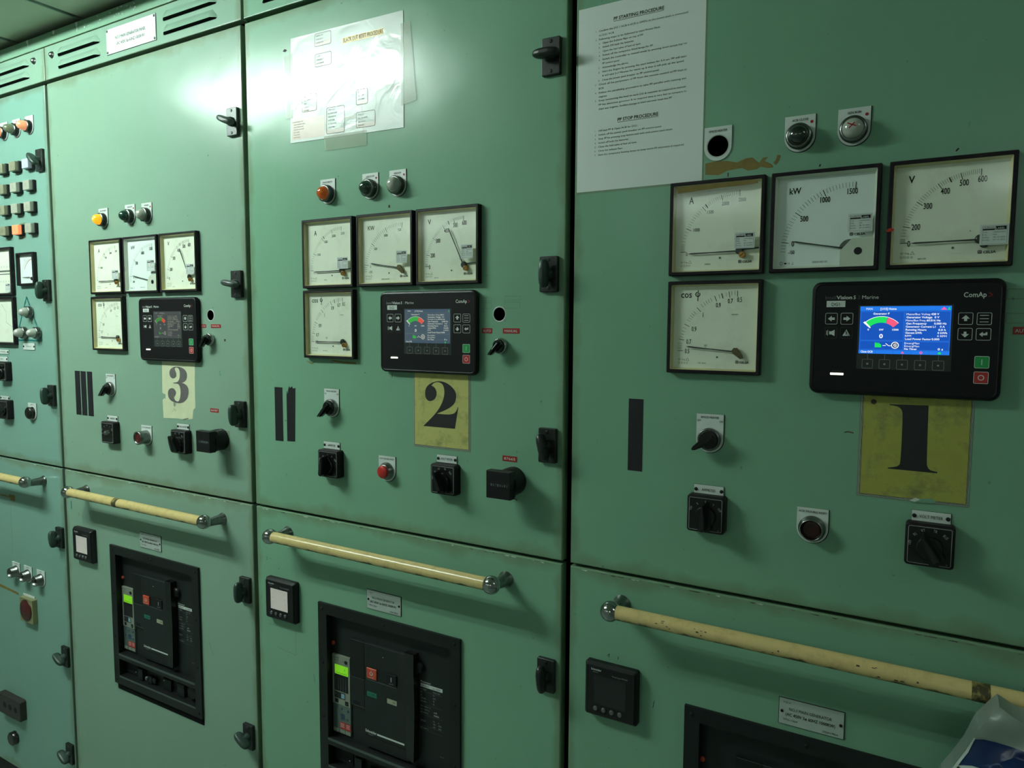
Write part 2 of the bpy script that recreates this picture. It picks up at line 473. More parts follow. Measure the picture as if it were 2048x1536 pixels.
    def tube(s, pts, rads, m, seg=16, caps=True):
        """pts in (u,v,d)"""
        P = [Vector(s.P(*p)) for p in pts]
        rg = []
        for i, p in enumerate(P):
            t = (P[min(i + 1, len(P) - 1)] - P[max(i - 1, 0)]).normalized()
            up = Vector((0, 0, 1)) if abs(t.z) < 0.9 else Vector((1, 0, 0))
            x = t.cross(up).normalized(); y = t.cross(x)
            r = rads[i] * s.k
            rg.append([tuple(p + x * r * math.cos(2 * math.pi * j / seg) + y * r * math.sin(2 * math.pi * j / seg)) for j in range(seg)])
        s.rings(rg, m, caps, caps, True)

    def ellipsoid(s, c, rad, m, rot=0.0, nu=20, nv=12, power=1.0):
        """c=(u,v,d), rad=(ru,rv,rd), rot in the wall plane"""
        ca, sa = math.cos(math.radians(rot)), math.sin(math.radians(rot))
        rg = []
        for i in range(1, nv):
            th = math.pi * i / nv
            z = math.cos(th); q = math.sin(th)
            z = math.copysign(abs(z) ** power, z); q = q ** power
            r = []
            for j in range(nu):
                ph = 2 * math.pi * j / nu
                a = math.cos(ph); b = math.sin(ph)
                x = rad[0] * q * math.copysign(abs(a) ** power, a); y = rad[1] * q * math.copysign(abs(b) ** power, b)
                r.append(s.P(c[0] + x * ca - y * sa, c[1] + x * sa + y * ca, c[2] + rad[2] * z))
            rg.append(r)
        s.rings(rg, m, True, True, True)

    def build(s, name, parent=None, loc=None, smooth=False, recalc=True):
        me = bpy.data.meshes.new(name)
        me.from_pydata(s.v, [], s.f)
        for n in s.slots: me.materials.append(MATS[n])
        me.polygons.foreach_set('material_index', s.m)
        me.polygons.foreach_set('use_smooth', s.sm)
        me.update()
        if recalc:
            bm = bmesh.new(); bm.from_mesh(me)
            bmesh.ops.recalc_face_normals(bm, faces=bm.faces)
            bm.to_mesh(me); bm.free()
        ob = bpy.data.objects.new(name, me)
        C.objects.link(ob)
        if parent is not None: ob.parent = parent
        if loc is not None: ob.location = loc
        return ob


def tag(o, label=None, cat=None, group=None, kind=None):
    if label: o['label'] = label
    if cat: o['category'] = cat
    if group: o['group'] = group
    if kind: o['kind'] = kind
    return o


def thing(name, x, z, label, cat, group=None, y=0.0):
    o = bpy.data.objects.new(name, None)
    o.empty_display_size = 0.05
    C.objects.link(o)
    o.location = (x, y, z)
    return tag(o, label, cat, group)


# ------------------------------------------------------------------ room shell
RX0, RX1, RY0, RY1 = -3.2, 5.2, -6.4, 0.75


def slab(name, x0, y0, z0, x1, y1, z1, m):
    b = MB(k=1.0)
    b.box(x0, z0, x1, z1, -y0, -y1, m) if False else None
    pts = [(x, y, z) for z in (z0, z1) for y in (y0, y1) for x in (x0, x1)]
    b.add(pts, [(0, 1, 3, 2), (4, 5, 7, 6), (0, 1, 5, 4), (2, 3, 7, 6), (0, 2, 6, 4), (1, 3, 7, 5)], m)
    return b.build(name)


tag(slab('floor', RX0, RY0, -0.1, RX1, RY1, 0.0, 'floor_vinyl'), kind='structure')
tag(slab('wall_back', RX0, RY0 - 0.1, 0, RX1, RY0, HIGH + .1, 'wall_cream'), kind='structure')
tag(slab('wall_front', RX0, RY1, 0, RX1, RY1 + 0.1, HIGH + .1, 'wall_cream'), kind='structure')
tag(slab('wall_left', RX0 - 0.1, RY0, 0, RX0, RY1, HIGH + .1, 'wall_cream'), kind='structure')
tag(slab('wall_right', RX1, RY0, 0, RX1 + 0.1, RY1, HIGH + .1, 'wall_cream'), kind='structure')
b = MB(k=1.0)


def cbox(b, x0, y0, z0, x1, y1, z1, m):
    pts = [(x, y, z) for z in (z0, z1) for y in (y0, y1) for x in (x0, x1)]
    b.add(pts, [(0, 1, 3, 2), (4, 5, 7, 6), (0, 1, 5, 4), (2, 3, 7, 6), (0, 2, 6, 4), (1, 3, 7, 5)], m)


x = 0.150 - 0.335 * 10
joints = []
while x < RX1:
    joints.append(x)
    cbox(b, max(x + .006, RX0), -0.175, CEIL, min(x + .329, RX1), RY1, CEIL + 0.012, 'ceiling_board')
    cbox(b, max(x + .006, RX0), RY0, HIGH, min(x + .329, RX1), -0.175, HIGH + 0.012, 'ceiling_board')
    x += 0.335
cbox(b, RX0, -0.175, CEIL + .010, RX1, RY1, HIGH + 0.1, 'steel_interior')
cbox(b, RX0, RY0, HIGH + .010, RX1, -0.175, HIGH + 0.1, 'steel_interior')
cbox(b, RX0, -0.190, CEIL - .004, RX1, -0.175, HIGH + .01, 'ceiling_board')
for x in joints:
    cbox(b, x - .010, -0.175, CEIL - .0025, x - .004, 0.0, CEIL + .004, 'ceiling_joint')
tag(b.build('ceiling'), kind='structure')


# ------------------------------------------------------------------ ceiling lamps
def ceiling_light(x, y, ln, m, label, tubes=(-0.06, 0.06)):
    t = thing('ceiling_light', x, HIGH, label, 'light', y=y)
    b = MB(k=1.0)
    cbox(b, -ln / 2 - .03, -.11, -.035, ln / 2 + .03, .11, 0.0, 'lamp_housing')
    b.build('housing', t)
    for q in tubes:
        c = MB(k=1.0)
        c.tube([(-ln / 2, -.055, -q), (ln / 2, -.055, -q)], [.014, .014], m, 12)
        c.build('tube', t)
    return t


ceiling_light(-0.05, -1.00, 1.14, 'tube_near', 'twin fluorescent ceiling light close to the switchboard above the left cabinets')
ceiling_light(3.75, -0.75, 1.22, 'tube_side', 'twin fluorescent ceiling light right of the camera near the switchboard')
ceiling_light(-2.0, -4.6, 1.2, 'tube_fill', 'added twin tube fill light at the back of the room, left')  # back row of three added as fill light for the doors
ceiling_light(0.4, -4.6, 1.2, 'tube_fill', 'added twin tube fill light at the back of the room, middle')
ceiling_light(3.0, -4.6, 1.2, 'tube_fill', 'added twin tube fill light at the back of the room, right')

# ------------------------------------------------------------------ switchboard cabinets
SEAM = [-0.816, -0.0125, 0.8045, 1.6175, 2.432]      # vertical joints between cabinets
Z_BOT, Z_MID, Z_TOP, Z_LOUV, Z_STRIP = 0.10, 1.1355, 2.2275, 2.3225, 2.3585


def sheet(b, u0, v0, u1, v1, m, holes=(), r=2.6, t=18.0, d=0.0):
    """steel sheet with rolled edges, front at d; holes: lists of 2-D points"""
    rg = []
    for i in range(6):
        a = math.pi / 2 * i / 5
        ins = r * (1 - math.cos(a)); dd = d - r + r * math.sin(a)
        rg.append([b.P(p, q, dd) for p, q in ((u0 + ins, v0 + ins), (u1 - ins, v0 + ins), (u1 - ins, v1 - ins), (u0 + ins, v1 - ins))])
    rg.insert(0, [b.P(p, q, d - t) for p, q in ((u0, v0), (u1, v0), (u1, v1), (u0, v1))])
    b.rings(rg, m, not holes, False)
    loops = [[(u0 + r, v0 + r), (u1 - r, v0 + r), (u1 - r, v1 - r), (u0 + r, v1 - r)]] + [list(h) for h in holes]
    allp = [p for l in loops for p in l]
    tri = tessellate_polygon([[Vector((p[0], p[1], 0)) for p in l] for l in loops])
    b.add([b.P(p[0], p[1], d) for p in allp], [tuple(q) for q in tri], m)
    for h in holes:
        b.rings([[b.P(p[0], p[1], d) for p in h], [b.P(p[0], p[1], d - t - 1) for p in h]], 'steel_interior', False, False)


def circ(cu, cv, r, n=28):
    return [(cu + r * math.cos(2 * math.pi * i / n), cv + r * math.sin(2 * math.pi * i / n)) for i in range(n)]


def rectl(u0, v0, u1, v1):
    return [(u0, v0), (u1, v0), (u1, v1), (u0, v1)]


def door_latch(parent, x, z, rot, m, base='latch_black', L=25.0):
    """x,z world metres; parent at origin"""
    b = MB()
    U, V = x * 1000, z * 1000
    b.box(U - 17.5, V - 31, U + 17.5, V + 31, 0, 8, base, r=2.5, bev=1.5)
    for s in (-1, 1):
        b.lathe(U, V + s * 24.5, [(3.2, 8), (3.2, 8.8), (2.2, 9.2)], m, 12)
        b.line((U - 1.8, V + s * 24.5 - 1), (U + 1.8, V + s * 24.5 + 1), .7, 9.4, 'ink')
    b.lathe(U, V, [(10.5, 8), (10.5, 12), (8.5, 15), (8, 22)], m, 18)
    b.ellipsoid((U, V, 24), (7.5, L, 12), m, rot, 24, 14, 0.7)
    o = b.build('door_latch', parent)
    return o


def louvre(b, u0, u1, v, m):
    """pressed hood, opening along its lower edge at v"""
    n = 14; H = 20.0; D = 9.0
    rows = []
    for k in range(7):
        f = k / 6.0
        row = []
        for i in range(n + 1):
            g_ = i / n
            u = u0 + (u1 - u0) * g_
            e = min(1.0, min(u - u0, u1 - u) / 14.0)
            e = math.sqrt(max(0, 1 - (1 - e) ** 2))
            top = v + H * (0.25 + 0.75 * e)
            row.append(b.P(u, v + (top - v) * f, .1 + D * e * math.cos(f * math.pi / 2)))
        rows.append(row)
    pts = [p for r in rows for p in r]
    w = n + 1
    b.add(pts, [(k * w + i, k * w + i + 1, (k + 1) * w + i + 1, (k + 1) * w + i) for k in range(6) for i in range(n)], m, True)
    # dark mouth
    pts = [b.P(u0 + (u1 - u0) * i / n, v - 1.2, .15) for i in range(n + 1)] + [rows[0][i] for i in range(n + 1)]
    b.add(pts, [(i, i + 1, w + i + 1, w + i) for i in range(n)], 'dark_gap')
    b.rect(u0 + 3, v - 3.2, u1 - 3, v, .15, 'dark_gap')


CAB = {4: (SEAM[0], SEAM[1]), 3: (SEAM[1], SEAM[2]), 2: (SEAM[2], SEAM[3]), 1: (SEAM[3], SEAM[4])}
DOORM = {4: 'enamel_teal', 3: 'enamel_pale_green', 2: 'enamel_green', 1: 'enamel_green'}
GAP = {0: 4.5, 1: 6.6, 2: 6.8, 3: 8.0, 4: 6.5}      # half widths of the gaps in mm
CABLAB = {4: 'teal green switchboard cabinet at far left with rows of square push buttons',
          3: 'pale green switchboard cabinet with the torn cream number 3 on its door',
          2: 'green switchboard cabinet with the yellow number 2 on its door',
          1: 'dark lit green switchboard cabinet at right with the number 1 on its door'}
HOLES_UP = {2: [circ(1477, 1577.5, 12.2)], 3: [circ(667.5, 1578, 12)], 1: [circ(1866.5, 1831.5, 15.5)], 4: []}
BRK = {3: 216.0, 2: 1011.5, 1: 1838.5}
BRKZ = {3: 946.5, 2: 944.5, 1: 938.5}
LATCH = {3: [(.7695, 2.0140, 68, 'latch_grey'), (.7695, 1.6495, 80, 'latch_grey'), (.7695, 1.3465, 4, 'latch_green'),
             (.7710, .9240, 2, 'latch_green'), (.7700, .5575, 60, 'latch_green')],
         2: [(1.5815, 2.0130, 88, 'latch_black'), (1.5805, 1.6465, 0, 'latch_green'), (1.5810, 1.3450, 14, 'latch_black'),
             (1.5820, .9225, 6, 'latch_black'), (1.582, .5575, 70, 'latch_black')],
         4: [(-.0510, 2.0185, 48, 'latch_green'), (-.0470, 1.6510, 0, 'latch_green'), (-.0465, 1.3470, 4, 'latch_green'),
             (-.0395, .9255, 10, 'latch_green'), (-.0395, .5610, 62, 'latch_green'), (-.0400, .2560, 58, 'latch_green')],
         1: [(2.395, 2.0130, 0, 'latch_black'), (2.395, 1.6465, 0, 'latch_black'), (2.395, 1.3450, 0, 'latch_black')]}
for k in (4, 3, 2, 1):
    x0, x1 = CAB[k]
    i = 4 - k
    g0, g1 = GAP[i], GAP[i + 1]
    t = thing('switchboard_cabinet', 0, 0, CABLAB[k], 'cabinet', 'switchboard cabinets in a row')
    b = MB(k=1.0)
    e = .0005
    # carcass: open frame behind the doors (sides, back, top, bottom) and the rails that show in the gaps
    cbox(b, x0 + e, .60, .06, x1 - e, .62, 2.34, 'steel_interior')
    cbox(b, x0 + e, .020, .06, x0 + .012, .60, 2.34, 'steel_interior')
    cbox(b, x1 - .012, .020, .06, x1 - e, .60, 2.34, 'steel_interior')
    cbox(b, x0 + .012, .020, 2.215, x1 - .012, .60, 2.240, 'steel_interior')
    cbox(b, x0 + .012, .020, 1.125, x1 - .012, .60, 1.146, 'steel_interior')
    cbox(b, x0 + .012, .020, .06, x1 - .012, .60, .08, 'steel_interior')
    if k == 1: cbox(b, x1 - .0004, .020, .06, x1 + .0015, .62, 2.34, 'enamel_green')
    if k == 4: cbox(b, x0 - .0015, .020, .06, x0 + .0004, .62, 2.34, 'enamel_teal')
    b.build('carcass', t)
    M = DOORM[k]
    u0, u1 = x0 * 1000 + g0, x1 * 1000 - g1
    # upper door
    b = MB()
    sheet(b, u0, Z_MID * 1000 + 2.8, u1, Z_TOP * 1000 - 4.5, M, HOLES_UP[k])
    D = .25
    if k == 1:
        b.poly([(1847 + p, 1789 + q) for p, q in [(0.9, 18.5), (15.2, 19.9), (33.0, 19.0), (48.6, 14.8), (61.9, 19.6), (71.3, 19.6), (81.0, 10.9), (86.4, 17.9), (93.8, 18.0), (88.4, 12.9), (99.7, 6.6), (101.7, 2.1), (94.3, 1.6), (83.1, 5.0), (77.5, 1.8), (64.3, 1.2), (56.6, 5.9), (35.4, 4.2), (21.8, -1.3), (1.3, 1.4)]], D, 'tape_residue')
        b.pline([(1956, 1808), (1954, 1800), (1950, 1796)], 5, D, 'tape_residue')
        b.line((1883, 1784), (1883, 1790), 1.4, .4, 'ink'); b.line((2012, 1785.5), (2013, 1789), 2, D, 'ink'); b.line((2178, 1788), (2181, 1791.5), 2, D, 'ink')
        b.stroke(2243, 1563, 2275, 1576, 0, .5, D, 'ink_grey'); b.stroke(2243, 1594, 2275, 1607, 0, .5, D, 'ink_grey')
        b.pline([(2059, 1406), (2064, 1407.5), (2071, 1406)], 1.6, D, 'ink_brown')
    if k == 2:
        b.pline([(1219, 1789), (1220.5, 1794), (1222, 1789)], 2.4, .4, 'ink')
        for a, c in (((1430, 1588), (1460, 1599)), ((1488, 1588), (1520, 1599)), ((1430, 1602), (1460, 1608)), ((1488, 1602), (1520, 1610))):
            b.stroke(a[0], a[1], c[0], c[1], 0, .35, D, 'ink_grey')
        b.line((1224, 1459), (1224, 1451), 1.0, D, 'ink'); b.pline([(1511, 1240), (1513, 1238)], 1.8, D, 'ink'); b.line((1515, 1239), (1515.5, 1236), 1.6, D, 'ink')
        b.pline([(1150, 1459), (1155, 1457)], 1, D, 'ink_brown')
        b.pline([(985, 1478), (1000, 1472), (1010, 1477)], 2, D, 'tape_residue'); b.pline([(1060, 1481), (1090, 1478), (1128, 1477)], 4, D, 'tape_residue')
        b.poly([(930, 2141), (936, 2145), (944, 2141), (938, 2138)], D, 'ink')
    if k == 3:
        b.pline([(694, 1443), (697, 1446), (694, 1440), (699, 1436), (695, 1434)], .9, D, 'ink_teal')
        b.lathe(717, 1519, [(3.2, .1), (3.2, .3)], 'ink_brown', 12)
        b.line((712, 1248), (712, 1190), .6, D, 'ink_teal')
    b.build('upper_door', t)
    ud = t.children[-1]
    # lower door
    b = MB()
    hole = []
    if k in BRK:
        hole = [rectl(BRK[k] + 20, BRKZ[k] - 385, BRK[k] + 362, BRKZ[k] - 15)]
    sheet(b, u0, Z_BOT * 1000, u1, Z_MID * 1000 - 2.8, M if k != 3 else 'enamel_pale_green', hole)
    if k == 1:
        b.pline([(1699, 985.5), (1703, 990), (1702, 983)], .9, D, 'ink'); b.line((1719, 983.5), (1719.5, 989), 1.0, D, 'ink')
        b.line((1783, 915), (1785, 928), 1.0, D, 'ink')
    if k == 2:
        b.text('2', 841, 1010, 8, D, 'ink_teal'); b.line((848, 1014), (862, 1013.5), .5, D, 'ink_teal')
        b.pline([(846, 857), (934, 856), (934, 800), (872, 806)], .6, D, 'ink_grey')
        b.line((989, 770), (992, 752), 1.2, D, 'ink_teal'); b.line((883, 993), (884, 997), 1.2, D, 'ink')
    if k == 3:
        b.text('1', 20, 1020, 22, D, 'ink_teal', bold=.02); b.text('3', 58, 1005, 9, D, 'ink_grey'); b.text('1', 76, 1003, 8, D, 'ink_grey')
        b.line((625, 760), (640, 730), 1.0, D, 'ink_teal')
    if k == 4:
        b.poly([(-420, 1013), (-334, 1012), (-334, 1019), (-298, 1019), (-298, 1000), (-328, 1000), (-328, 1008), (-420, 1008)], D, 'tape_residue')
        b.line((-327, 997), (-330, 829), 1.1, D, 'ink_grey')
        b.poly([(-430, 712), (-306, 704), (-304, 697), (-430, 702)], D, 'tape_residue')
    for q in range(34):     # chipped paint along the top lip
        u_ = random.uniform(u0 + 20, u1 - 40); w_ = random.uniform(3, 16)
        zt = Z_MID * 1000 - 2.8 - 2.7
        b.poly([(u_, zt), (u_ + w_, zt), (u_ + w_ * .8, zt - random.uniform(.6, 2)), (u_ + w_ * .3, zt - random.uniform(.5, 1.6))], D, random.choice(('plate_white', 'ink_brown', 'ink_grey')))
    b.build('lower_door', t)
    ld = t.children[-1]
    for lx, lz, rot, lm in LATCH[k]:
        door_latch(ud if lz > Z_MID else ld, lx, lz, rot, lm, 'latch_grey' if (k == 3 and lz > 2) else 'latch_black')
    # louvred panel
    b = MB()
    P0 = {4: -813.0 - 3, 3: -3.0, 2: 809.0, 1: 1620.0}[k]
    sheet(b, x0 * 1000 + (2 if k in (4, 3) else 4), Z_TOP * 1000 + 5.5, x1 * 1000 - (2 if k == 4 else 4), Z_LOUV * 1000, 'enamel_pale_green' if k > 2 else 'enamel_green', r=2)
    off = {4: -813, 3: 0, 2: 812, 1: 1624}[k]
    for a, c in ((58, 258), (522, 720)):
        for v in (2288, 2255):
            louvre(b, off + a, off + c, v, 'enamel_pale_green' if k > 2 else 'enamel_green')
    b.build('louvre_panel', t)
    lp = t.children[-1]
    for q in (28, 747):
        b = MB()
        b.lathe(off + q, 2295.5, [(9.5, 0), (9.5, 1), (8, 1.5), (7, 5), (4.5, 7.5), (.5, 8.5)], 'chrome_worn', 18)
        b.build('bolt', lp)
    # plinth
    b = MB(k=1.0)
    cbox(b, x0, .012, 0, x1, .6, .095, 'frame_black')
    b.build('plinth', t)

b = MB()
sheet(b, SEAM[0] * 1000, Z_LOUV * 1000 + 1.5, SEAM[4] * 1000, Z_STRIP * 1000 - .5, 'enamel_trim', r=2, t=60, d=1.5)
for (p, q) in ((149, 12), (-100, 9), (37, 4)):
    b.poly([(p, 2357), (p + 12, 2357), (p + 11, 2349), (p + 9, 2357 - q * 2.2), (p + 6, 2345), (p + 2, 2350)], 1.8, 'plate_white')
for j in range(26):
    u = random.uniform(180, 420); v = random.uniform(2334, 2352)
    b.poly([(u, v), (u + random.uniform(2, 9), v + random.uniform(0, 2)), (u + random.uniform(1, 7), v + random.uniform(2, 5))], 1.8, 'plate_white')
tag(b.build('trim_1'), kind='structure')


# ------------------------------------------------------------------ gauges (144 x 144, origin at the top left corner, v downwards)
def poly_arc_ticks(b, cu, cv, ticks, r0, d, m, w=.5):
    for a, l, ww, mm in ticks:
        ca, sa = math.cos(math.radians(a)), math.sin(math.radians(a))
        b.line((cu - r0 * ca, cv - r0 * sa), (cu - (r0 - l) * ca, cv - (r0 - l) * sa), ww, d, mm or m)


def interp(tab, x):
    for (a, p), (c, q) in zip(tab, tab[1:]):
        if a <= x <= c: return p + (q - p) * (x - a) / (c - a)
    return tab[-1][1]


def sticker(t, u, v, w, h, d, year='2022'):
    b = MB(True)
    b.box(u, v, u + w, v + h, d, d + .25, 'plate_white')
    D = d + .4
    b.stroke(u + 2.6, v + 2, u + w - 1.8, v + h - 1.2, 0, .22, D, 'ink')
    b.rect(u + 3, v + 5.5, u + w * .52, v + 7.4, D, 'ink')
    b.text('CALIBRATED', u + 3.2, v + 5, 2.0, D, 'ink', w=w * .42)
    b.rect(u + w * .54, v + 2.6, u + w - 2.6, v + 7.2, D, 'ink')
    b.text('LABEL', u + w * .56, v + 6.4, 2.4, D + .1, 'plate_white', w=w * .3)
    for k, (p, q) in enumerate((('Tr No', '12595/2022'), ('Sr No', 'N/A'), ('Cal Date', '08-10-2022'), ('Due Date', '07-10-2023'))):
        vv = v + 10.6 + k * 3.3
        b.text(p, u + 3.2, vv, 1.6, D, 'ink', xs=.8)
        b.text(q, u + w * .47, vv, 1.6, D, 'ink', w=w * .42 if len(q) > 4 else None)
    return b.build('calibration_sticker', t)


def gauge(kind, x, z, ang, label, new=False, group=None, st=(101, 82, 30, 24), residue=False, hub='brass', tail=False, redmark=None, size=144.0, extra=None):
    t = thing('panel_meter', x, z, label, 'meter', group or 'square analogue panel meters')
    S = size
    b = MB(True)
    # frame: hollow square, 12 mm deep
    prof = [(0, 0, 0), (10.5, 0, 1), (12, 1.2, 1), (12, 5.0, 1), (11, 5.6, 0)]
    rg = [[b.P(p, q, d) for p, q in b.rr(i_, i_, S - i_, S - i_, 1.5 if ii else 1.0, 2)] for d, i_, ii in prof]
    b.rings(rg, 'frame_black', True, False)
    b.build('frame', t)
    b = MB(True)
    cream = 'bezel_white' if new else 'bezel_cream'
    e = 9.0 if new else 8.0
    rg = [[b.P(p, q, d) for p, q in rectl(i_, i_, S - i_, S - i_)] for d, i_ in ((11, 5.4), (2.5, e))]
    b.rings(rg, cream, False, False)
    b.rect(5.4, 5.4, S - 5.4, S - 5.4, .6, cream)
    b.build('bezel', t)
    b = MB(True)
    f = 'dial_cool' if new else 'dial_white'
    b.rect(e - .5, e - .5, S - e + .5, S - e + .5, 2.2, f)
    D = 2.5
    I = 'ink'
    cu, cv, R = 107.0, 109.0, 91.0
    if kind == 'A':
        tab = [(0, 1.5), (500, 9), (1000, 25), (1500, 50.5), (2000, 71), (2500, 89)]
        tk = []
        for q in range(0, 2501, 50):
            if q < 1000 and q % 100: continue
            if q > 2000 and q % 50: continue
            big = q in (0, 1000, 1500, 2000, 2500)
            tk.append((interp(tab, q), 9 if big else 6, .8 if big else .32, None))
        tk.append((54, 7, 1.3, 'ink_brown'))
        poly_arc_ticks(b, cu, cv, tk, R, D, I)
        b.text('A', 28, 33, 10, D, I, bold=.01, xs=.75)
        for s_, u, v in (('0', 25, 113), ('1000', 36, 76), ('1500', 57, 50), ('2000', 79, 39), ('2500', 104, 35)):
            b.text(s_, u, v, 5.2, D, I, xs=.72)
        b.text('2500/5A', 55, 128, 2.2, D, I, xs=.8)
    elif kind == 'kW':
        tk = []
        for q in range(-150, 1501, 50):
            if q < 0 and q % 50: continue
            a = interp([(-150, 0.2), (0, 8.6), (500, 37), (1000, 66), (1500, 93)], q)
            big = q in (0, 500, 1000, 1500)
            tk.append((a, 10 if big else 7, .9 if big else .4, None))
        poly_arc_ticks(b, cu, 113.5, tk, R + 2, D, I)
        B = .02 if new else 0.0
        b.text('kW' if new else 'KW', 24, 31, 8.5, D, I, bold=B, xs=.85)
        for s_, u, v in (('0', 29, 106), ('-150', 25, 117), ('500', 40, 71), ('1000', 66, 46), ('1500', 101, 37)):
            b.text(s_, u, v, 7.6 if new and s_ != '-150' else 5.0, D, I, xs=.66 if new else .7, bold=B)
        b.text('2500/5A 440/110V', 58, 131, 2.6, D, I, xs=.7)
    elif kind == 'V':
        tab = [(0, 0), (100, 3.5), (200, 14.2), (300, 36.5), (400, 57), (500, 74.5), (600, 89)]
        tk = []
        for q in list(range(0, 200, 25)) + list(range(200, 601, 10)):
            big = q % 100 == 0 and q != 100
            tk.append((interp(tab, q), 9 if big else 6, .8 if big else .32, None))
        tk.append((66, 7, 1.5, 'ink_brown'))
        poly_arc_ticks(b, cu, cv, tk, R, D, I)
        b.text('V', 23, 29, 9, D, I, bold=.02, xs=.85)
        for s_, u, v in (('0', 25, 114), ('200', 29, 92), ('300', 42, 65), ('400', 61, 47), ('500', 82, 38), ('600', 102, 35)):
            b.text(s_, u, v, 7.8, D, I, xs=.62, bold=.012)
        b.text('440/110V', 38, 132, 2.2, D, I, xs=.8)
        b.text('6', 96, 98, 2.5, D, I)
    else:
        tk = [(0, 9, .8, None), (11.5, 9, .8, None), (27, 9, .8, None), (47, 9, .8, None), (67, 9, .8, None), (81, 9, .8, None), (89, 9, .8, None)]
        for a in (2, 3.5, 5.5, 7.5, 14, 17, 20, 23.5, 32, 34.5, 37, 39.5, 42, 52, 55, 57.5, 60, 62.5, 71, 78, 83.5, 86.5):
            tk.append((a, 6.5, .4, None))
        tk.append((74, 8, 1.4, 'ink_brown'))
        poly_arc_ticks(b, cu + 1, cv, tk, R + 2, D, I)
        b.text('cos', 19, 25.5, 10.2, D, I, bold=.012, w=17)
        b.arc(45.5, 20.5, 2.6, 4.0, 100, 400, D, I); b.line((46, 14), (45.6, 31), 1.2, D, I)
        for s_, u, v in (('0.5', 27, 113), ('0.7', 29, 98), ('0.9', 37, 78), ('1', 54, 56), ('0.9', 74, 41), ('0.7', 92, 35), ('0.5', 106, 33)):
            b.text(s_, u, v, 7.0, D, I, xs=.62, bold=.008)
        b.text('110V  60 Hz', 48, 129, 2.2, D, I, xs=.8)
        b.arc(100, 53, 1.2, 1.7, 0, 180, D, I, 8); b.arc(103.4, 53, 1.2, 1.7, 0, 180, D, I, 8); b.arc(106.6, 53, 1.2, 1.7, 0, 180, D, I, 8)
        b.rect(57, 99.5, 62, 100.3, D, I); b.rect(58, 102, 61, 102.8, D, I)
    # maker's mark: little shield and wordmark, class symbols
    lu, lv = (106, 127) if not new else (106, 95)
    b.stroke(lu, lv - 4.6, lu + 4.6, lv, 1.2, .7, D, I); b.arc(lu + 2.3, lv - 2.3, .5, 1.2, 0, 360, D, I, 10)
    b.text('CELSA', lu + 6, lv - .4, 3.0, D, I, bold=.03, w=14)
    if not new:
        b.text('90° Deg.', 17, 124, 2.2, D, 'ink_grey'); b.pline([(29, 124.6), (31.5, 120.4), (34, 124.6), (29, 124.6)], .4, D, 'ink_grey')
        for i_ in range(4): b.stroke(17 + i_ * 4.2, 127, 19.4 + i_ * 4.2, 129.6, .6, .35, D, 'ink_grey')
        b.lathe(78, 118, [(1.6, D), (1.6, D + .4)], 'ink_grey', 10)
    else:
        b.stroke(14, 128, 17.5, 132.5, .8, .5, D, I); b.ellipsoid((21.5, 130.5, D), (2, 1.2, .1), I); b.text('15', 25, 132, 3, D, I, xs=.8); b.line((31.5, 128.5), (31.5, 132), .4, D, I); b.line((29.8, 132), (33.2, 132), .4, D, I)
    if extra: extra(b, D)
    b.build('dial', t)
    # needle
    b = MB(True)
    a = math.radians(ang); ca, sa = math.cos(a), math.sin(a)
    hu, hv = (cu, 113.5) if new else (cu + 2, cv) if kind == 'kW' else (cu, cv)
    nx, ny = -sa, ca

    def pt(r, o): return (hu - r * ca + nx * o, hv - r * sa + ny * o)
    b.prism([pt(78, 0), pt(73, -1.1), pt(40, -.75), pt(0, -1.1), pt(0, 1.1), pt(40, .75), pt(73, 1.1)], 5, 6, 'needle_grey')
    if tail: b.prism([(hu + 3, hv - 3.5), (hu + 29, hv - 4.5), (hu + 29, hv - 2.5), (hu + 3, hv - 1)], 4, 5, 'needle_grey')
    b.build('needle', t)
    b = MB(True)
    if new:
        b.prism([(95, 116), (110, 99), (137, 99), (137, 137), (95, 137)], 2.4, 8, 'bezel_white')
        b.lathe(118, 117, [(5.2, 8), (5.2, 8.3)], 'ink', 18)
        b.build('corner_cover', t)
        b = MB(True)
        b.arc(107, 113.5, 0.1, 14, 85, 175, 2.9, 'ink_grey')
        b.build('hub', t)
    elif hub == 'teardrop':
        b.prism([(101, 107), (104, 103), (109, 103), (113, 108), (117, 115), (117.5, 119), (114, 120), (107, 115), (102, 111)], 4.5, 7.5, 'hub_bronze')
        b.build('hub', t)
    else:
        b.lathe(cu + 1, cv - .5, [(6, 4), (6, 7), (4, 8)], 'ring_dark', 20)
        b.build('hub', t)
        b = MB(True)
        b.lathe(cu + 5.5, cv + 6, [(5, 4), (5, 8.5), (4, 9.4)], 'brass' if hub == 'brass' else 'ring_dark', 20)
        b.line((cu + 3, cv + 8.2), (cu + 8, cv + 3.8), 1, 9.6, 'ink')
        b.build('zero_screw', t)
    b = MB(True)
    b.rect(S - 5.5, 5.5, 5.5, S - 5.5, 10.6, 'clear_glass')
    if residue:
        b.poly([(10, 7), (128, 6), (134, 11), (126, 12), (110, 13), (70, 14), (30, 16), (12, 17)], 10.8, 'tape_residue')
    b.build('glass', t, recalc=False)
    if redmark:
        b = MB(True)
        b.poly([(-1, redmark + 1), (2, redmark - 2), (6, redmark - 2.4), (9, redmark), (7, redmark + 2), (1, redmark + 3)], 12.3, 'ink_red')
        b.build('red_mark', t)
    if st:
        sticker(t, st[0], st[1], st[2], st[3], 10.9)
    return t


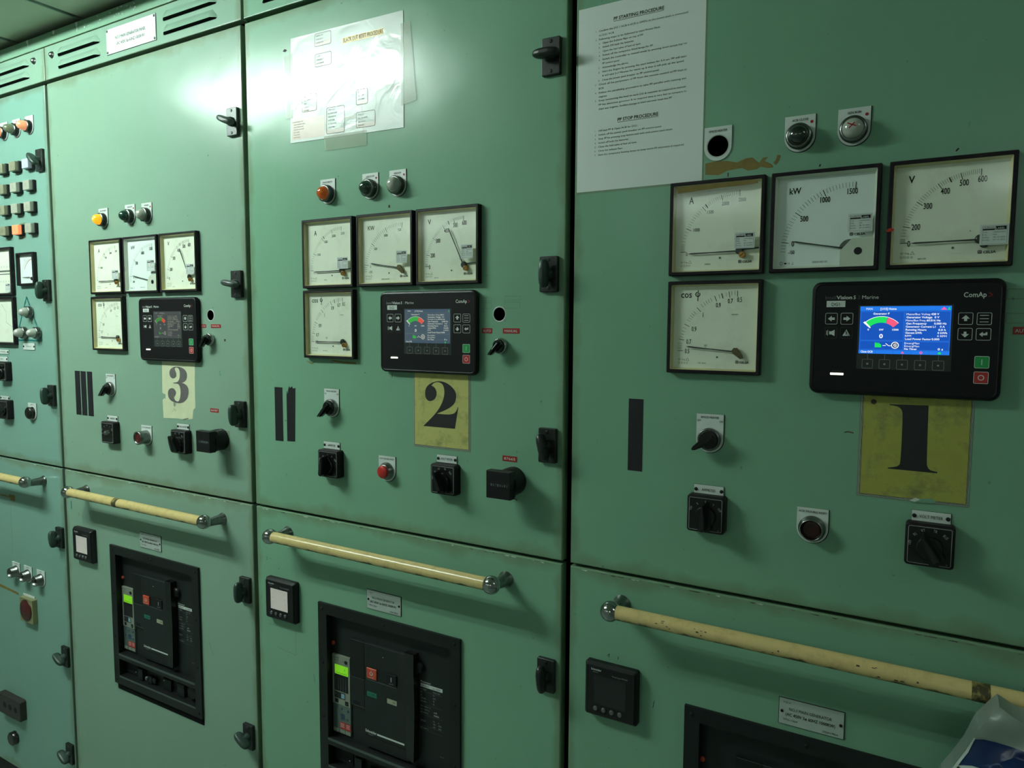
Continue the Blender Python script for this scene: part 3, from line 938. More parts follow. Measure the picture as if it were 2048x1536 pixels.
WH = {3: 'in the third row from the right, above the torn number 3', 2: 'above the yellow number 2', 1: 'above the olive number 1'}
GX = {3: (.1865, .339, .4915), 2: (.9882, 1.1424, 1.2942), 1: (1.7966, 1.9490, 2.1021)}
GZ = {3: 1.7795, 2: 1.7782, 1: 1.7802}
CZ = {3: 1.6288, 2: 1.6295, 1: 1.6275}
P3L, P2L, P1L = 'on the cabinet numbered 3', 'on the cabinet numbered 2', 'on the cabinet numbered 1'
PL = {3: P3L, 2: P2L, 1: P1L}
gauge('A', GX[3][0], GZ[3], -.5, 'cream faced ammeter with A scale up to 2500 ' + P3L)
gauge('kW', GX[3][1], GZ[3], 10.5, 'white faced kW meter with beige corner cover ' + P3L, new=True, st=(101, 62, 32, 28))
gauge('V', GX[3][2], GZ[3], 64, 'cream faced V meter with raised needle ' + P3L, tail=False, st=(104, 78, 30, 25))
gauge('cos', GX[3][0] - .0015, CZ[3], 1.0, 'cream faced cos phi meter below the ammeter ' + P3L, st=None)
gauge('A', GX[2][0], GZ[2], -.5, 'cream faced ammeter with A scale up to 2500 ' + P2L, tail=True)
gauge('kW', GX[2][1], GZ[2], 8.3, 'cream faced KW meter with bronze pivot ' + P2L, hub='teardrop', st=(103, 76, 27, 24))
gauge('V', GX[2][2], GZ[2], 64, 'cream faced V meter with raised needle ' + P2L, tail=True, st=(105, 72, 27, 26))
gauge('cos', GX[2][0], CZ[2], 0, 'cream faced cos phi meter below the ammeter ' + P2L, st=None)
gauge('A', GX[1][0], GZ[1], -1, 'cream ammeter with brown tape residue along its top ' + P1L, residue=True, tail=True)
gauge('kW', GX[1][1], GZ[1], 10.5, 'white faced kW meter with corner cover and sticker ' + P1L, new=True, st=(104, 66, 31, 25))
gauge('V', GX[1][2], GZ[1], -.6, 'cream V meter with red dab on its left edge ' + P1L, hub='dark', st=(107, 91, 31, 26), redmark=91)
gauge('cos', GX[1][0], CZ[1], 5, 'cream cos phi meter with teardrop pivot below the ammeter ' + P1L, hub='teardrop', st=None)

# left cabinet meters
t = thing('panel_meter', -.197, 1.7635, 'small white square meter with red arc on the teal cabinet at far left', 'meter')
b = MB(True)
rg = [[b.P(p, q, d) for p, q in b.rr(i_, i_, 96 - i_, 96 - i_, 1.0, 2)] for d, i_ in ((0, 0), (11, 0), (12, 1), (12, 6), (5, 7))]
b.rings(rg, 'black_plastic', True, False)
b.build('frame', t)
b = MB(True)
b.rect(6.5, 6.5, 89.5, 89.5, 3, 'dial_cool')
b.arc(82, 78, 59, 60.5, 95, 150, 3.3, 'ink_red'); b.arc(66, 72, 52, 52.6, 95, 180, 3.3, 'ink_grey')
b.text('f', 32, 26, 7, 3.3, 'ink_grey')
for q in range(5): b.line((78, 30 + q * 9), (88, 30 + q * 9), .7, 3.3, 'ink_grey')
b.build('dial', t)
b = MB(True); b.prism([(22, 71), (60, 70.5), (60, 72.5), (22, 72)], 5, 6, 'needle_grey'); b.build('needle', t)
b = MB(True); b.lathe(72, 76, [(5, 3), (5, 6), (3, 7)], 'ink', 16); b.build('zero_screw', t)
b = MB(True); b.rect(89.5, 6.5, 6.5, 89.5, 10.5, 'clear_glass'); b.build('glass', t, recalc=False)
for (z, lab, st, bars) in ((1.7845, 'larger meter cut by the left picture edge with two dark bars, upper one', True, True),
                           (1.635, 'larger meter cut by the left picture edge with blank stained face, lower one', False, False)):
    t = thing('panel_meter', -.372, z, lab, 'meter')
    b = MB(True)
    rg = [[b.P(p, q, d) for p, q in b.rr(i_, i_, 144 - i_, 144 - i_, 1.5, 2)] for d, i_ in ((0, 0), (10.5, 0), (12, 1.2), (12, 5.5), (4, 8))]
    b.rings(rg, 'frame_black', True, False)
    b.build('frame', t)
    b = MB(True)
    b.rect(7, 7, 137, 137, 3, 'dial_white')
    if bars:
        b.rect(60, 68, 132, 73, 3.4, 'ink_grey'); b.rect(60, 78, 130, 81, 3.4, 'ink_grey')
        for q in range(4): b.text(str(50 + 5 * q), 70 + q * 16, 60, 5, 3.4, 'ink_grey', xs=.7); b.text(str(50 + 5 * q), 62 + q * 16, 104, 5, 3.4, 'ink_grey', xs=.7)
    else:
        b.pline([(60, 20), (86, 44), (84, 76), (120, 90), (133, 88)], .8, 3.4, 'ink_grey')
    b.build('dial', t)
    b = MB(True); b.rect(137, 7, 7, 137, 10.5, 'clear_glass'); b.build('glass', t, recalc=False)
    if st: sticker(t, 106, 108, 28, 26, 10.8)


# ------------------------------------------------------------------ legend plates, lamps, push buttons
def legend(b, w, h, m='plate_white', R=None):
    """origin at centre of the lower half circle, flat top"""
    R = R or w / 2
    pts = [(-w / 2, h - R), (w / 2, h - R)]
    pts += [(R * math.cos(math.radians(a)), R * math.sin(math.radians(a))) for a in range(0, -181, -10)]
    b.prism(pts, 0, 1.6, m)
    b.prism([(p * 1.03 + .5, (q - 10) * 1.02 + 9.6) for p, q in pts], 0.0, .7, 'ink')


def pilot(x, z, txt, lens, label, dot=False, plate='plate_white', h=51, w=41.5, ring='ring_dark', tip=28, cross=False, hot=False, seg=28, tw=None, chrome=False):
    t = thing('pilot_lamp', x, z, label, 'indicator light', 'pilot lamps with legend plates')
    b = MB()
    if plate:
        legend(b, w, h)
        if txt: b.text(txt, 0, h - w / 2 - 7.8, 3.1, 1.9, 'ink', 'c', w=tw or min(28, len(txt) * 2.45), bold=.01)
        if dot: b.lathe(w / 2 - 5, h - w / 2 - 10.5, [(2.2, 1.7), (2.0, 2.2)], 'ink_red', 12)
        b.build('legend_plate', t)
    b = MB()
    b.lathe(0, 0, [(17.5, 1.5), (18, 3), (18, 6), (16.6, 8), (16.6, 12), (15.6, 14), (14.2, 14.2), (13.6, 12)], ring, seg)
    b.lathe(0, 0, [(17.6, 12.2), (17.6, 13), (15.4, 14.6), (14.6, 14.7)], 'chrome_worn', seg, cap1=False)
    b.build('collar', t)
    b = MB()
    H = tip - 12.0
    pr = [(14.2, 12)] + [(14.2 * math.cos(q) ** .8, 12 + H * math.sin(q)) for q in [math.radians(v) for v in (12, 24, 36, 48, 60, 72, 82, 89)]]
    b.lathe(0, 0, pr, lens, seg)
    if hot: b.ellipsoid((0, 0, tip - 5.5), (8.2, 8.2, 5.7), 'amber_core')
    if cross:
        b.pline([(-6, 5), (5, 0)], 1.5, tip + .15, 'ink_red'); b.pline([(-4, -2), (3, 5)], 1.5, tip + .15, 'ink_red')
    b.build('lens', t)
    return t


LX = {3: (.2433, .3626, .4332), 2: (1.0567, 1.1730, 1.2433), 1: (1.8666, 1.9839, 2.0547)}
pilot(LX[3][0], 1.8315, 'SPACE HEATER', 'amber_lit', 'brightly glowing orange lamp ' + P3L, tip=30, hot=True)
pilot(LX[3][1], 1.8325, 'ACB CLOSE', 'green_lens', 'dark green unlit lamp between orange and white lamps ' + P3L, dot=True, tip=30)
pilot(LX[3][2], 1.8310, 'GEN RUN', 'white_lens', 'white unlit lamp right of the green lamp ' + P3L, dot=True, tip=30)
pilot(LX[2][0], 1.8295, 'SPACE HEATER', 'amber_lens', 'ribbed amber lamp glowing faintly ' + P2L)
pilot(LX[2][1], 1.8300, 'ACB CLOSE', 'green_lens', 'dark green unlit lamp right of the amber lamp ' + P2L, dot=True)
pilot(LX[2][2], 1.8295, 'GEN RUN', 'white_lens', 'greyish white unlit lamp right of the green lamp ' + P2L, dot=True)
pilot(LX[1][1], 1.8300, 'ACB CLOSE', 'dark_lens', 'nearly black green lamp under ACB CLOSE ' + P1L, dot=True, tip=25)
pilot(LX[1][2], 1.8305, 'GEN RUN', 'white_lens', 'white lamp marked with a red cross ' + P1L, dot=True, tip=25, cross=True)
# the empty lamp position on cabinet 1: legend plate around an open hole
t = thing('legend_plate', LX[1][0], 1.8300, 'white SPACE HEATER plate around an empty black hole on cabinet 1', 'label plate')
b = MB()
pts = [(-20.75, 30.25), (20.75, 30.25)] + [(20.75 * math.cos(math.radians(a)), 20.75 * math.sin(math.radians(a))) for a in range(0, -181, -10)]
hole = circ(0, 1.5, 16.0, 32)
tri = tessellate_polygon([[Vector((p[0], p[1], 0)) for p in pts], [Vector((p[0], p[1], 0)) for p in hole]])
b.add([b.P(p[0], p[1], 1.6) for p in pts + hole], [tuple(q) for q in tri], 'plate_white')
b.rings([[b.P(p[0], p[1], 0) for p in pts], [b.P(p[0], p[1], 1.6) for p in pts]], 'ink', False, False)
b.rings([[b.P(p[0], p[1], 0) for p in hole], [b.P(p[0], p[1], 1.6) for p in hole]], 'ring_dark', False, False)
b.rings([[b.P(p[0] * 1.09, (p[1] - 1.5) * 1.09 + 1.5, 1.8) for p in hole], [b.P(p[0], p[1], 1.8) for p in hole]], 'plate_metal', False, False)
b.text('SPACE HEATER', 0, 22.2, 3.2, 1.9, 'ink', 'c', w=28, bold=.01)
b.build('plate', t)
# chrome collars round the two drilled holes
for (x, z, r, n) in ((1.477, 1.5775, 12.2, 2), (.6675, 1.578, 12.0, 3)):
    t = MB()
    t.lathe(0, 0, [(r + 2.2, 0), (r + 1.6, .5), (r + .2, .6), (r, 0)], 'plate_metal', 28, cap1=False)
    o = t.build('hole_rim', None, (x, 0, z))
    tag(o, 'bare metal rim of the round drilled hole right of the DG%d controller' % n, 'hole rim')

# ------------------------------------------------------------------ selector switches with round legend plates
def selector(x, z, ang, label, plate=True, txt='SPACE HEATER', chrome='chrome_worn', k=1.0, line=False):
    t = thing('selector_switch', x, z, label, 'switch', 'rotary selector switches')
    b = MB()
    if plate:
        legend(b, 42.5, 61, R=21.2)
        b.text(txt, 0, 33.0, 3.0, 1.9, 'ink', 'c', w=29, bold=.01)
        b.text('OFF', -20, 27.5, 3.0, 1.9, 'ink', xs=.75, bold=.01); b.text('ON', 20, 27.5, 3.0, 1.9, 'ink', 'r', xs=.75, bold=.01)
        b.build('legend_plate', t)
        b = MB()
    r = 18.0 * k
    b.lathe(0, 0, [(r, 1.2), (r * 1.02, 3), (r, 8), (r * .93, 10), (r * .87, 10.4), (r * .82, 9)], chrome, 28)
    b.build('ring', t)
    b = MB()
    b.lathe(0, 0, [(r * .82, 8), (r * .80, 13), (r * .72, 15)], 'knob_black', 24)
    a = math.radians(ang)
    ca, sa = math.cos(a), math.sin(a)

    def q(l, o): return (l * ca - o * sa, l * sa + o * ca)
    L = 27 * k
    b.prism([q(L, -1.5 * k), q(L * .9, -3.2 * k), q(L * .3, -6 * k), q(-11 * k, -7 * k), q(-14 * k, -3 * k), q(-14 * k, 3 * k), q(-11 * k, 7 * k), q(L * .3, 6 * k), q(L * .9, 3.2 * k), q(L, 1.5 * k)], 13, 20, 'knob_black')
    b.prism([q(L * .96, -1.2 * k), q(L * .3, -2.4 * k), q(-12 * k, -2.4 * k), q(-12 * k, 2.4 * k), q(L * .3, 2.4 * k), q(L * .96, 1.2 * k)], 20, 26, 'knob_black')
    if line: b.line(q(-8, 0), q(8, 0), .9, 26.3, 'engraved_white')
    b.build('knob', t)
    return t


selector(1.8662, 1.3800, 215, 'black SPACE HEATER selector on white plate ' + P1L)
selector(1.0580, 1.3805, 225, 'black SPACE HEATER selector on white plate ' + P2L)
selector(.2460, 1.3815, 225, 'black SPACE HEATER selector on white plate ' + P3L)
selector(1.4818, 1.5196, 228, 'black selector with white line under the AUTO and MANUAL tapes ' + P2L, plate=False, k=.80, line=True, chrome='chrome')
selector(.6672, 1.5200, 232, 'black selector below the AUTO and MANUAL tapes ' + P3L, plate=False, k=.82, chrome='chrome')


# ------------------------------------------------------------------ square cam switches
def name_strip(x, z, w, h, txt, label, tw=None, th=4.2, lines=None, m='plate_white'):
    o = MB()
    o.box(-w / 2, -h / 2, w / 2, h / 2, 0, 1.8, m, bev=.3)
    o.box(-w / 2 - .4, -h / 2 - .6, w / 2 + .9, h / 2 + .4, 0, .6, 'ink')
    if txt: o.text(txt, 0, -th / 2, th, 2.1, 'ink', 'c', w=tw, bold=.01)
    e = MB()
    t = thing('name_plate', x, z, label, 'name plate')
    o.build('plate', t)
    for s in (-1, 1):
        e = MB()
        e.lathe(s * (w / 2 - 3.2), 0, [(2.9, 1.8), (2.8, 2.8), (1.6, 3.2)], 'ink', 14)
        e.build('screw', t)
    return t


def cam_switch(x, z, ang, marks, label, front='knob_black', style='wedge', d=18.0, S=29.5):
    t = thing('rotary_switch', x, z, label, 'switch', 'square rotary meter switches')
    b = MB()
    b.box(-S, -S, S, S, 0, d, 'frame_black', r=5, bev=3)
    b.rect(-S + 4.5, -S + 4.5, S - 4.5, S - 4.5, d + .15, 'knob_black')
    b.stroke(-S + 3.6, -S + 3.6, S - 3.6, S - 3.6, 2.5, .7, d + .3, 'engraved_grey')
    for s_, a, rr_ in marks:
        A = math.radians(a)
        b.text(s_, rr_ * math.cos(A), rr_ * math.sin(A) - 1.6, 3.6, d + .35, 'engraved_grey', 'c', xs=.75, rot=(a - 90) * .9)
    b.text('SIEMENS' if False else '12', 20, -24, 1.8, d + .35, 'engraved_grey')
    b.build('face_plate', t)
    b = MB()
    a = math.radians(ang); ca, sa = math.cos(a), math.sin(a)

    def q(l, o): return (l * ca - o * sa, l * sa + o * ca)
    if style == 'wedge':
        b.lathe(0, -3, [(16.5, d), (16.5, d + 4), (15, d + 6)], 'knob_black', 26)
        top = [q(20, -2), q(20, 2), q(4, 8), q(-22, 11), q(-26, 6), q(-26, -6), q(-22, -11), q(4, -8)]
        b.prism(top, d + 4, d + 8, 'knob_black')
        b.prism([q(18, -1.5), q(18, 1.5), q(0, 4.2), q(-20, 5), q(-23, 2), q(-23, -2), q(-20, -5), q(0, -4.2)], d + 8, d + 21, 'knob_black')
        b.prism([q(16, -1.0), q(16, 1.0), q(0, 3.2), q(-18, 3.6), q(-18, -3.6), q(0, -3.2)], d + 21, d + 23, 'black_satin')
    else:
        b.lathe(0, 0, [(7, d), (6, d + 5), (3, d + 9)], 'chrome_worn', 16)
        b.tube([(-26 * ca, -26 * sa, d + 10), (0, 0, d + 9), (13 * ca, 13 * sa, d + 7)], [2.2, 1.6, 1.4], 'chrome_worn', 10)
    b.build('handle', t)
    return t


AM = [('OFF', 158, 23), ('R', 125, 20), ('S', 90, 20), ('T', 56, 20), ('OFF', 27, 23)]
VM = [('OFF', 172, 22), ('RS', 138, 22), ('RT', 110, 22), ('TR', 75, 22), ('BUS', 42, 23)]
cam_switch(1.8670, 1.2628, 90, AM, 'square black ammeter switch ' + P1L)
cam_switch(1.0600, 1.2605, 84, AM, 'square black ammeter switch ' + P2L)
cam_switch(.2490, 1.2630, 188, AM, 'square ammeter switch with thin bent metal lever ' + P3L, style='lever')
cam_switch(2.1715, 1.2615, 118, VM, 'square black voltmeter switch ' + P1L)
cam_switch(1.3610, 1.2605, 112, VM, 'square black voltmeter switch ' + P2L)
cam_switch(.5520, 1.2640, 112, VM, 'square black voltmeter switch ' + P3L)
for n, xa, za, xv, zv in ((1, 1.8671, 1.2984, 2.1718, 1.2977), (2, 1.0566, 1.2978, 1.3595, 1.2980), (3, .2480, 1.3000, .5515, 1.3000)):
    name_strip(xa, za, 46.5, 15, 'AMMETER', 'white AMMETER name plate on the ' + {1: 'right hand darkest cabinet', 2: 'middle green cabinet', 3: 'pale cabinet with the torn number'}[n], 22)
    name_strip(xv, zv, 46.5, 14.6, 'VOLT METER', 'white VOLT METER name plate below the large black number %s' % {1: 'one', 2: 'two', 3: 'three'}[n], 28)

# ------------------------------------------------------------------ trouble reset push buttons
def push(x, z, n, label, lensm, style):
    t = thing('push_button', x, z, label, 'push button')
    b = MB()
    legend(b, 43.5, 52)
    b.text('ACB TROUBLE RESET', 0, 23.3, 2.9, 1.9, 'ink', 'c', w=38.5, bold=.008)
    b.build('legend_plate', t)
    b = MB()
    if style == 'hollow':
        b.lathe(0, 0, [(19, 1.6), (19, 5), (17, 7), (16.2, 14), (15.4, 15), (14.6, 14.6), (14.2, 8)], 'chrome_worn', 32, cap1=False)
        b.lathe(0, 0, [(15.9, 14.6), (15.6, 15.4), (14.8, 15.4)], 'chrome', 32, cap1=False)
        b.build('collar', t)
        b = MB(); b.lathe(0, 0, [(14.3, 5), (14.2, 9), (10, 9.6), (.1, 9.8)], lensm, 28); b.build('cap', t)
    elif style == 'proud':
        b.lathe(0, 0, [(18, 1.6), (18, 5), (15.6, 7), (15, 12), (13.4, 13)], 'chrome_worn', 32)
        b.build('collar', t)
        b = MB(); b.lathe(0, 0, [(12.8, 12), (12.8, 17), (11.8, 18.2), (.1, 18.4)], lensm, 28); b.build('cap', t)
    else:
        b.lathe(0, 0, [(18, 1.6), (17.2, 20), (17.4, 27), (16, 28), (14, 27.5), (13.5, 22)], 'chrome_worn', 32, cap1=False)
        b.build('collar', t)
        b = MB(); b.lathe(0, 0, [(13.6, 15), (13.5, 25), (11, 26), (.1, 26.2)], lensm, 28); b.build('cap', t)
    return t


push(2.0211, 1.2598, 1, 'ACB TROUBLE RESET button with hollow chrome collar and dark red cap on cabinet 1', 'red_deep', 'hollow')
push(1.2096, 1.2590, 2, 'ACB TROUBLE RESET button with bright red cap on cabinet 2', 'red_button', 'proud')
push(.3990, 1.2620, 3, 'ACB TROUBLE RESET button with long dull collar and red cap on cabinet 3', 'red_dull', 'long')

# ------------------------------------------------------------------ black tape strips
def tape(name, pts, label, m='black_tape', cat='tape', group=None, t=.45):
    x = min(p[0] for p in pts); z = min(p[1] for p in pts)
    b = MB()
    b.prism([((p[0] - x), (p[1] - z)) for p in pts], 0.05, t, m)
    return tag(b.build(name, None, (x / 1000, 0, z / 1000)), label, cat, group)


tape('tape_strip', rectl(1730.2, 1316, 1755.5, 1436.8), 'single vertical strip of black tape left of the cabinet 1 space heater switch', group='black tape strips')
tape('tape_strip', rectl(882.2, 1294, 907.4, 1416), 'straight cut strip of black tape, left one of the pair on cabinet 2', group='black tape strips')
tape('tape_strip', [(920, 1295.5), (944.5, 1296.5), (948.5, 1417), (941, 1415), (938, 1420), (932, 1416), (929, 1420), (926, 1412), (925, 1402), (922, 1409), (920.3, 1400)], 'ragged topped strip of black tape, right one of the pair on cabinet 2', group='black tape strips')
for q, s_ in ((71.5, 'left'), (101, 'middle'), (132.2, 'right')):
    tape('tape_strip', rectl(q, 1299.5, q + 25, 1423.7), s_ + ' strip of the three black tape strips on cabinet 3', group='black tape strips')


def dymo(x0, z0, w, h, txt, label):
    b = MB()
    b.box(0, 0, w, h, 0.05, .5, 'red_tape')
    b.text(txt, w / 2, h * .26, h * .46, .7, 'engraved_white', 'c', w=w * .78)
    return tag(b.build('embossed_tape', None, (x0 / 1000, 0, z0 / 1000)), label, 'label tape', 'red embossed label tapes')


dymo(1439.4, 1542.4, 22.2, 9.4, 'AUTO', 'short red embossed AUTO tape ' + P2L)
dymo(1484.7, 1542.4, 34.8, 9.6, 'MANUAL', 'long red embossed MANUAL tape ' + P2L)
dymo(628.3, 1548, 22, 8.4, 'AUTO', 'short red embossed AUTO tape ' + P3L)
dymo(667.9, 1548, 36, 8.4, 'MANUAL', 'long red embossed MANUAL tape ' + P3L)
dymo(2251.2, 1548.6, 22.5, 9.8, 'AUTO', 'red embossed AUTO tape cut by the right picture edge')
dymo(1485, 1307.5, 30.7, 10, '87665', 'red embossed digits tape above the hour counter on cabinet 2')
dymo(656.7, 1344.3, 30.8, 9.4, '84787', 'red embossed digits tape above the hour counter on cabinet 3')

# ------------------------------------------------------------------ number sheets
TWO = [(28.2, 105.1), (30.6, 119.0), (42.8, 128.2), (59.7, 133.2), (76.4, 131.8), (91.1, 124.9), (101.2, 114.9), (103.7, 104.6), (100.1, 92.3), (91.0, 84.2), (78.1, 77.4), (65.0, 72.0), (57.5, 69.0), (70.6, 68.7), (87.2, 69.2), (98.2, 71.7), (103.7, 77.5), (106.6, 84.6), (107.7, 84.4), (100.0, 42.5), (24.0, 42.3), (38.6, 54.8), (53.8, 68.8), (65.1, 82.6), (72.6, 96.8), (75.6, 109.1), (74.5, 121.1), (69.7, 128.5), (59.7, 131.1), (49.6, 128.5), (44.6, 123.4), (52.1, 120.1), (57.0, 112.7), (56.6, 102.9), (50.9, 95.6), (40.7, 91.9), (31.9, 95.1)]
THREE = [(29.2, 116.9), (32.2, 125.6), (44.2, 132.3), (59.3, 135.0), (76.6, 133.7), (91.0, 128.6), (98.4, 119.5), (98.4, 110.2), (93.6, 101.3), (83.5, 96.2), (74.5, 94.3), (86.8, 93.2), (97.8, 88.4), (103.7, 79.4), (102.7, 68.4), (97.2, 57.2), (86.0, 48.2), (69.4, 42.8), (52.0, 42.7), (33.0, 46.4), (22.3, 54.7), (20.3, 65.7), (24.4, 75.5), (36.3, 80.2), (47.8, 78.2), (53.4, 70.6), (50.5, 62.6), (43.6, 56.5), (48.3, 49.2), (59.6, 45.7), (67.4, 50.9), (71.5, 63.7), (72.6, 76.3), (69.2, 87.1), (62.0, 92.1), (44.5, 92.0), (44.6, 93.6), (59.7, 95.2), (69.0, 102.8), (71.6, 113.9), (71.2, 124.8), (65.6, 131.5), (56.7, 132.7), (50.5, 129.7), (52.2, 124.1), (57.4, 118.0), (54.4, 108.5), (44.2, 104.0), (32.7, 106.6)]
ONE = [(36.7, 133.8), (84.0, 134.7), (85.0, 55.7), (86.5, 49.5), (89.9, 45.8), (98.5, 44.5), (98.1, 42.7), (38.7, 43.0), (38.6, 44.5), (47.3, 46.3), (51.8, 48.5), (53.9, 53.1), (53.8, 120.7), (51.7, 127.8), (46.5, 131.5), (37.3, 132.4)]


def smooth_poly(p, it=2):
    """round the outline but keep sharp serif corners"""
    for _ in range(it):
        o = []
        n = len(p)
        for i in range(n):
            a, b_, c = Vector(p[i - 1]), Vector(p[i]), Vector(p[(i + 1) % n])
            d1, d2 = (b_ - a), (c - b_)
            if d1.length < .4 or d2.length < .4 or d1.angle(d2, 0) > 1.05:
                o.append(p[i]); continue
            o.append(tuple(b_ - d1 * .25)); o.append(tuple(b_ + d2 * .25))
        p = o
    return p


def number_sheet(n, x, z, outline, inner, fill, glyph, ink, label):
    t = MB()
    t.prism(outline, .05, .4, 'number_border' if inner else fill)
    if inner:
        a, bq, c, d_ = inner
        t.rect(a - 2.6, bq - 2.6, c + 2.6, d_, .55, 'plate_metal'); t.rect(a - 2.0, bq - 2.0, c + 2.0, d_, .62, 'ink')
        t.rect(a - 1.3, bq - 1.3, c + 1.3, d_, .69, 'plate_metal'); t.rect(a - .7, bq - .7, c + .7, d_, .76, 'ink')
        t.rect(a, bq, c, d_, .85, fill)
    t.poly(smooth_poly(glyph), 1.05, ink)
    if n == 1:
        t.lathe(17, 136, [(3.6, .9), (3.4, 1.2)], 'ink_brown', 14)
        t.poly([(70, -1), (95, 0), (99, 4), (92, 7), (80, 5), (74, 6)], 1.1, 'enamel_green')
        t.poly([(67, 1), (74, 6), (80, 4), (73, 0)], 1.2, 'plate_white')
    if n == 3:
        t.poly([(44, 33), (48, 35), (49, 42), (45, 46), (42, 40)], 1.2, 'enamel_pale_green')
        t.pline([(35, 20), (42, 22), (43, 28), (50, 22), (52, 27)], .6, 1.2, 'ink_grey')
        t.pline([(78, 2), (92, 6), (100, 7)], 1.4, 1.2, 'ink_grey')
    o = t.build('number_poster', None, (x, 0, z))
    return tag(o, label, 'number sheet')


number_sheet(1, 2.0780, 1.3165, rectl(0, 0, 136.4, 152), (4.4, 4.1, 133, 152), 'number_olive', ONE, 'number_ink', 'stained olive sheet with large black 1 under the bright blue screen')
number_sheet(2, 1.2785, 1.3163, rectl(0, 0, 135.5, 155), (2.8, 4.4, 131.2, 155), 'number_yellow', TWO, 'number_ink', 'yellow sheet with large black number 2')
number_sheet(3, .4730, 1.3160, [(-1.5, 1), (54.9, 3.3), (80, 3), (104.4, 4.5), (115.7, 6.9), (119.2, 28.9), (127.7, 35.7), (128.1, 94.5), (131, 150), (0, 149), (-2.8, 66), (4, 63), (10.0, 62.6), (9.3, 50.8), (4, 52), (-2.8, 46.9)], None, 'number_cream', THREE, 'number_ink_faded', 'torn cream sheet with faded number 3')

# ------------------------------------------------------------------ typed procedure sheet (A4)
t = thing('procedure_sheet', 1.6300, 2.0800, 'white typed A4 sheet headed PP STARTING PROCEDURE at the top of cabinet 1', 'notice')
b = MB(True)
pts = []
n = 10
rows = [[b.P(213.0 * i / n, 298.0 * j / n, .5 + 1.2 * (math.sin(i * .9 + j * .35) + 1) * (0.25 if j < n - 1 else 1.2)) for i in range(n + 1)] for j in range(n + 1)]
pts = [p for r in rows for p in r]
b.rect(0, 0, 213, 298, .3, 'paper_white')
b.stroke(-.2, -.2, 216, 301.5, 0, 4, .15, 'clear_tape')
D = .55
b.text('PP STARTING PROCEDURE', 62.5, 28.6, 5.0, D, 'ink', w=84.5, bold=.018)
b.rect(62.5, 30, 147, 30.6, D, 'ink')
b.text('PP STOP PROCEDURE', 72, 189.4, 5.0, D, 'ink', w=69, bold=.018)
b.rect(72, 190.8, 141, 191.4, D, 'ink')
LN = [(42, '1.', 31.3, 37, 185, 'Confirm the DG 1 ACB in ECR is OPEN, as the power pack is connected'), (49, '', 0, 37, 64, 'to DG1 ACB.'),
      (55.5, '2.', 31, 37, 141, 'Following steps to be followed to start Power Pack'), (62, 'a.', 37.2, 43.7, 114, 'Open the Exhaust flaps on top of PP.'),
      (68.4, 'b.', 37.2, 43.7, 98, 'Switch ON both the batteries.'), (75, 'c.', 37.2, 43.7, 110, 'Open the fuel valve of fuel oil tank.'),
      (81.4, 'd.', 37.2, 43.7, 130, 'Switch off the temporary fitted lamps for PP'), (88, 'e.', 37.2, 43.7, 184.5, 'Switch the controller to manual mode by pressing down arrow key on'),
      (94.5, '', 0, 43.7, 74, 'PP control panel.'), (101, 'f.', 37.2, 43.7, 89.5, 'Acknowledge the alarms.'),
      (107.5, 'g.', 37.2, 43.7, 184.5, 'Start the Engine by pressing the start button for 3-4 sec. PP will start'), (114, '', 0, 43.7, 181, '& will take 2-3 Minutes for warm up & then it will pick up the speed.'),
      (121, 'h.', 37.2, 43.7, 141, 'Close the power pack breaker on PP control panel.'), (127.4, '3.', 31.5, 38, 185, 'Check all the parameters of PP from the remote control of PP kept in'),
      (134, '', 0, 38, 47, 'ECR'), (140.6, '4.', 31.5, 38, 185, 'Follow the paralleling procedure to take PP parallel with running aux'), (147, '', 0, 38, 53, 'engines.'),
      (153.2, '5.', 31.5, 38.2, 185, 'Keep monitoring the load on each DG & maintain as required in manual.'), (160, '', 0, 38.2, 185.5, 'PP has electronic governor & its respond time is very fast as compare to'),
      (166.7, '', 0, 38.2, 163.3, 'ships aux engines. Sudden change in load can over load the PP.'),
      (202, '1.', 32, 38.5, 107, 'Off load PP & Open ACB for DG1.'), (208.5, '2.', 32, 38.5, 147, 'Switch off the power pack breaker on PP control panel.'),
      (215, '3.', 32, 38.5, 165, 'Stop PP be pressing stop button and wait until power pack stops.'), (221.5, '4.', 32, 38.5, 92, 'Switch off both the batteries.'),
      (228, '5.', 32, 38.5, 106, 'Close the fuel valve of fuel oil tank.'), (234.5, '6.', 32, 38.5, 82, 'Close the exhaust flaps.'),
      (241, '7.', 32, 38.5, 184, 'Start the temporary heating lamps to keep warm PP alternator if required.')]
for v, nn, un, u0, u1, s_ in LN:
    if nn: b.text(nn, un, v, 2.7, D, 'ink', xs=.8)
    b.text(s_, u0, v, 2.8, D, 'ink', w=u1 - u0)
b.build('sheet', t)

# ------------------------------------------------------------------ laminated flow chart (slightly askew) and its tapes
t = thing('laminated_chart', 0, 0, 'shiny laminated landscape chart titled BLACK OUT RESET PROCEDURE high on cabinet 2', 'notice')
b = MB()
q0, q1, q2, q3 = (956.1, 2161.9), (1259.7, 2157.4), (1258.9, 1938.8), (949.5, 1945.6)
b.prism([q0, q1, q2, q3], .6, 1.2, 'laminate')


def bil(u, v):  # u,v millimetres from its own top left corner (307 x 216)
    f, g_ = u / 307.0, v / 217.0
    return ((q0[0] * (1 - f) + q1[0] * f) * (1 - g_) + (q3[0] * (1 - f) + q2[0] * f) * g_, (q0[1] * (1 - f) + q1[1] * f) * (1 - g_) + (q3[1] * (1 - f) + q2[1] * f) * g_)


def qrect(u0, v0, u1, v1, d, m): b.poly([bil(u0, v0), bil(u1, v0), bil(u1, v1), bil(u0, v1)], d, m)


